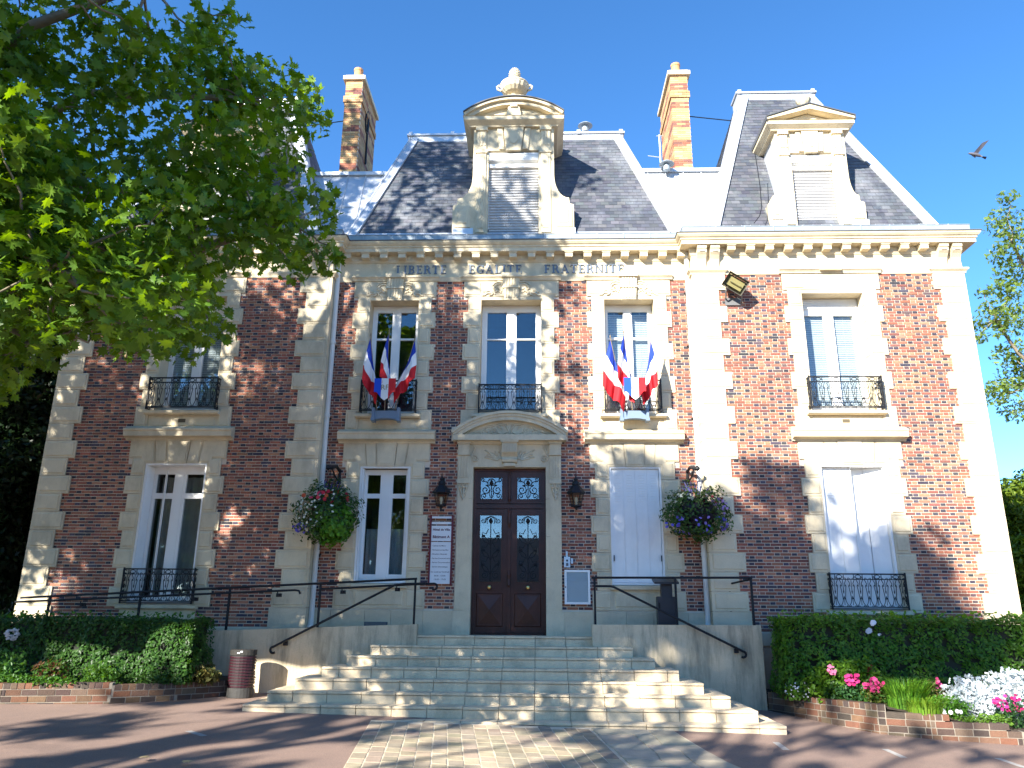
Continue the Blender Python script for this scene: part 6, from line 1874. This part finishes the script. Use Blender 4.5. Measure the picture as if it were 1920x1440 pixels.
# ================================================================== trees
def limb(b, p, q, r0, r1, sag=.0, n=5, seed=0):
    rd = random.Random(seed)
    p, q = Vector(p), Vector(q)
    L = (q - p).length
    pts, rs = [], []
    for i in range(n + 1):
        t = i / n
        v = p.lerp(q, t) + Vector((0, 0, sag * L * math.sin(math.pi * t)))
        if 0 < i < n: v += Vector((rd.uniform(-1, 1), rd.uniform(-1, 1), rd.uniform(-1, 1))) * L * .06
        pts.append(v); rs.append(lerp(r0, r1, t))
    b.tube(pts, rs, 7 if r0 > .04 else 5)
    return pts
def trunk_prof(b, base, top, r0, r1, seed):
    rd = random.Random(seed); n = 8
    base, top = Vector(base), Vector(top)
    pts = [base.lerp(top, i / n) + Vector((rd.uniform(-.06, .06), rd.uniform(-.06, .06), 0)) * (0 < i < n) for i in range(n + 1)]
    b.tube([pts[0] + Vector((0, 0, -.3))] + pts, [r0 * 1.5] + [lerp(r0 * 1.15, r1, (i / n) ** .7) for i in range(n + 1)], 12)
def clumps_to_points(cl, per, rg, flat=.75):
    P, D = [], []
    for x, y, z, r in cl:
        n = max(6, int(per * (r / .6) ** 2))
        d = rg.normal(size=(n, 3)); d /= np.linalg.norm(d, axis=1)[:, None]
        k = rg.random(n) ** .45
        P.append(np.array((x, y, z)) + d * k[:, None] * np.array((r, r, r * flat)) * 1.1); D.append(d)
    return np.concatenate(P), np.concatenate(D)
def hubs_of(cl, k, seed):
    rd = random.Random(seed)
    pts = [Vector(c[:3]) for c in cl]
    ctr = rd.sample(pts, k)
    for _ in range(8):
        grp = [[] for _ in range(k)]
        for i, p in enumerate(pts): grp[min(range(k), key=lambda j: (p - ctr[j]).length)].append(i)
        ctr = [sum((pts[i] for i in g_), Vector()) / len(g_) if g_ else ctr[j] for j, g_ in enumerate(grp)]
    return ctr, grp
def grow(t, base, fork, cl, k, seed, r0, trunk=True):
    if trunk:
        b = MB(); trunk_prof(b, base, fork, r0, r0 * .55, seed); b.build('trunk', BARK, t, smooth=True)
    ctr, grp = hubs_of(cl, k, seed)
    fork = Vector(fork)
    for j, c in enumerate(ctr):
        if not grp[j]: continue
        b = MB()
        h = c.copy(); h.z -= .2
        limb(b, fork, h, r0 * .38, .045, .06, 6, seed * 50 + j)
        for i in grp[j]: limb(b, h, cl[i][:3], .024, .006, -.04, 5, seed * 999 + i)
        b.build('limb', BARK, t, smooth=True)

PLC = [(.092, .190, .018), (.115, .225, .020), (.072, .155, .016), (.140, .250, .026), (.080, .165, .020)]
# ---- the big plane tree whose boughs hang into the upper left
rg = np.random.default_rng(21)
pt = thing('plane_tree', 'large plane tree with drooping leafy boughs filling the upper left', 'tree', (-13.4, -8.6, g(-12, -8)))
EXTRA = []
def ell(n, c, r, rmin, rmax, rg):
    out = []
    while len(out) < n:
        d = rg.uniform(-1, 1, 3)
        if (d * d).sum() > 1: continue
        out.append((c[0] + d[0] * r[0], c[1] + d[1] * r[1], c[2] + d[2] * r[2], rg.uniform(rmin, rmax)))
    return out
EXTRA += ell(NEXTA, (-14.0, -8.3, 10.6), (4.2, 3.8, 5.0), .55, .85, rg)
EXTRA += ell(NEXTB, (-10.2, -9.4, 15.8), (5.3, 3.6, 6.2), .55, .85, rg)
def in_view(c):
    d = Vector(c[:3]) - CAM
    z = d.dot(fw)
    if z < .5: return False
    x, y = d.dot(r2) / z * FPX, d.dot(u2) / z * FPX
    m_ = 1.1 * c[3] / z * FPX
    return abs(x) < 960 + m_ and abs(y) < 720 + m_
EXTRA = [c for c in EXTRA if not in_view(c)]
grow(pt, (-13.4, -8.6, g(-12, -8)), (-12.9, -8.5, 5.2), BOUGHS, 20, 3, .42)
grow(pt, (-13.4, -8.6, 0), (-12.9, -8.5, 5.2), EXTRA, 14, 4, .42, False)
P, D = clumps_to_points(BOUGHS, 165, rg, .8)
dist = ((P - np.array(CAM)) @ np.array(fw))
order = np.argsort(dist)
near = [i for i in order if abs(((P[i] - np.array(CAM)) @ np.array(r2)) / dist[i] * FPX) < 955 and ((P[i] - np.array(CAM)) @ np.array(u2)) / dist[i] * FPX < 715][:300]
mask = np.ones(len(P), bool); mask[near] = False
stuff(leafcloud('crown', P[mask], rg.uniform(.10, .19, mask.sum()), PLC, LEAFM, pt, 'star', .55, rg, .5))
LM = []
for c_ in PLC:
    b = MB(); b.add(*LSHAPE['star'], c_); LM.append(b.mesh('leaf', LEAFM))
for i in near:
    o = bpy.data.objects.new('leaf', R.choice(LM)); C.objects.link(o); o.parent = pt
    o.matrix_parent_inverse = Matrix.Translation(-Vector(pt.location))
    o.location = P[i]; s_ = R.uniform(.12, .20); o.scale = (s_, s_, s_)
    o.rotation_euler = (R.uniform(-.9, .9), R.uniform(-.9, .9), R.uniform(0, 6.28)); WLOC[o.name] = Vector()
P, D = clumps_to_points(EXTRA, PEREX, rg, .8)
stuff(leafcloud('crown', P, rg.uniform(.16, .26, len(P)), PLC, LEAFM, pt, 'star', .5, rg, .3))
# seed balls
b = MB()
for i in range(22):
    c_ = R.choice(BOUGHS); x, y, z = c_[0] + R.uniform(-.3, .3), c_[1] + R.uniform(-.3, .3), c_[2] - c_[3] * .7
    b.tube([(x, y, z + .12), (x, y, z)], .003, 4, col=(.12, .1, .04)); b.lathe([(.003, z - .03), (.014, z - .025), (.02, z - .01), (.014, z + .005), (.003, z + .01)], x, y, 6, (.16, .12, .05))
stuff(b.build('seed_balls', GENERIC, pt))

# ---- trees behind the photographer: they throw the dappled shade on the steps
def shade_tree(label, base, fork, cl, k, seed, r0, per, size, cols=PLC):
    rg_ = np.random.default_rng(seed)
    t = thing('plane_tree', label, 'tree', base, 'plane trees along the street')
    grow(t, base, fork, cl, k, seed, r0)
    P, D = clumps_to_points(cl, per, rg_, .8)
    stuff(leafcloud('crown', P, rg_.uniform(size * .75, size * 1.25, len(P)), cols, LEAFM, t, 'quad', .4, rg_, .3))
    return t
rg = np.random.default_rng(33)
shade_tree('plane tree on the street side whose shade falls on the steps', (-15.5, -23.5, -.3), (-15.2, -23.4, 5.0), ell(NSA, (-16.8, -23.5, 18.3), (4.4, 4.2, 3.9), .6, 1.0, rg) + ell(44, (-15.6, -23.5, 11.6), (5.0, 4.2, 3.2), .3, .6, rg), 14, 41, .40, PERS, .26)
shade_tree('plane tree on the street side whose shade falls on the right wing', (-8.2, -23.2, -.3), (-8.3, -23.2, 4.6), ell(NSB, (-9.7, -23.2, 15.8), (3.9, 3.4, 1.8), .6, .95, rg) + ell(34, (-9.9, -23.2, 11.0), (4.3, 4.0, 2.8), .3, .6, rg), 14, 42, .36, PERS, .26)

shade_tree('unseen plane tree added far left on the street side to shade the left wing', (-24.0, -17.0, -.3), (-23.8, -17.0, 5.0), ell(85, (-23.5, -17.0, 11.5), (6.0, 6.0, 7.5), .7, 1.2, rg), 14, 43, .45, 60, .28)  # extra unseen tree, added to cut the sky light on the left wing
# ---- background trees
rg = np.random.default_rng(55)
RBC = [(.13, .20, .035), (.17, .24, .045), (.10, .16, .03), (.08, .13, .03)]
rb_cl = []
for px_, py_, dy, r_ in [(1890, 372, 6, .35), (1880, 415, 6.5, .6), (1905, 440, 6.2, .6), (1880, 475, 6, .5), (1846, 548, 6, .28), (1890, 545, 6.5, .55), (1915, 510, 7, .8), (1868, 580, 6, .5), (1905, 600, 6.5, .7), (1828, 608, 6.2, .32),
                         (1832, 632, 6, .3), (1880, 612, 6, .5), (1900, 665, 6.5, .6), (1915, 700, 7, .7), (1862, 738, 6, .5), (1890, 725, 6.4, .5), (1912, 765, 6.5, .6)]:
    d = fw + r2 * ((px_ - 960) / FPX) - u2 * ((py_ - 720) / FPX)
    q = CAM + d * ((dy - CAM.y) / d.y)
    rb_cl.append((q.x, q.y, q.z, r_))
rb_cl += [c for c in ell(70, (18.4, 7.5, 10.4), (2.6, 3.0, 4.2), .6, 1.0, rg) if not in_view(c)]
t = thing('robinia_tree', 'airy yellow green tree in sunlight at the upper right', 'tree', (18.5, 7.5, -.3))
grow(t, (18.5, 7.5, -.3), (18.3, 7.4, 4.5), rb_cl, 9, 7, .24)
P, D = clumps_to_points(rb_cl, 230, rg, .7)
stuff(leafcloud('crown', P, rg.uniform(.10, .17, len(P)), RBC, LEAFM, t, 'pinn', .5, rg, .4))
def bush_tree(name, label, base, c, r, n, per, size, cols, seed, rmin=.5, rmax=.8, k=8):
    rg_ = np.random.default_rng(seed)
    t = thing(name, label, 'tree', base)
    cl = []
    while len(cl) < n:
        d = rg_.normal(size=3); d /= np.linalg.norm(d)
        q = np.array(c) + d * np.array(r) * (.55 + .45 * rg_.random())
        if q[2] > base[2] + .3: cl.append((q[0], q[1], q[2], rg_.uniform(rmin, rmax)))
    grow(t, base, (c[0], c[1], max(base[2] + 1.2, c[2] - r[2] * .55)), cl, k, seed, .16 + r[0] * .03)
    P, D = clumps_to_points(cl, per, rg_, .85)
    stuff(leafcloud('crown', P, rg_.uniform(size * .7, size * 1.3, len(P)), cols, LEAFM, t, 'oval', .3, rg_, nrm=D * .4))
    return t
bush_tree('leafy_tree', 'bushy yellow green tree beyond the right corner of the building', (17.0, 9.5, -.4), (17.2, 9.5, 3.1), (2.3, 2.2, 3.2), 150, 330, .15, [(.12, .19, .02), (.09, .15, .018), (.15, .22, .025)], 61)
bush_tree('leafy_tree', 'tree with a paler crown behind the bushy tree on the right', (21.5, 14, -.4), (21.5, 14, 4.0), (3.2, 3, 3.4), 90, 200, .2, [(.10, .17, .03), (.08, .14, .03)], 62)
DK = [(.016, .040, .014), (.022, .052, .016), (.012, .03, .012)]
bush_tree('dark_tree', 'dark evergreen tree close behind the left wing corner', (-14.6, 3.6, -.2), (-14.7, 3.6, 5.4), (2.5, 2.6, 6.0), 230, 330, .17, DK, 63, .6, 1.0, 12)
bush_tree('dark_tree', 'tall dark tree behind the boughs at the left picture edge', (-18.2, 5.5, -.2), (-18.2, 5.5, 7.0), (3.0, 3, 7.2), 200, 260, .2, DK, 64, .7, 1.1, 12)
for i, (x, y, r_, h_) in enumerate([(-38, -50, 6, 6), (-27, -46, 5, 6.5), (-17, -48, 5, 5.5), (-9.5, -52, 4.5, 6), (13, -48, 4.5, 5), (22, -46, 5, 5.5), (32, -49, 6, 6)]):
    bush_tree('street_tree', ['dense street tree far left across the street', 'dense street tree across the street, left of the pale house', 'round street tree beside the pale house gable', 'street tree rising behind the pale house roof', 'street tree right of the pale house', 'dense street tree across the street on the right', 'dense street tree far right across the street'][i],
              (x, y, -.5), (x, y, h_), (r_, r_ * .8, h_ * .95), 46, 60, .62, [(.035, .08, .02), (.05, .10, .025)], 80 + i, 1.1, 1.8, 6)
# ---- house across the street, seen only in the door panes
hs = thing('opposite_house', 'pale house with tiled roof across the street, seen in the door panes', 'house', (1, -40, -.4))
b = MB(); b.box(-6, 8, -46, -38, -.5, 4.0, (.45, .42, .36)); b.build('wall', GENERIC, hs)
b = MB(); b.add([(-6.4, -37.5, 3.9), (8.4, -37.5, 3.9), (8.4, -42, 7.2), (-6.4, -42, 7.2), (-6.4, -46.5, 3.9), (8.4, -46.5, 3.9)], [(1, 0, 3, 2), (4, 5, 2, 3), (0, 4, 3), (5, 1, 2)], (.22, .12, .08)); b.build('roof', GENERIC, hs)
for x in (-4, -1, 2, 5):
    b = MB(); b.box(x - .5, x + .5, -38.0, -37.96, 2.0, 3.6, (.05, .05, .06)); b.build('window', GENERIC, hs)
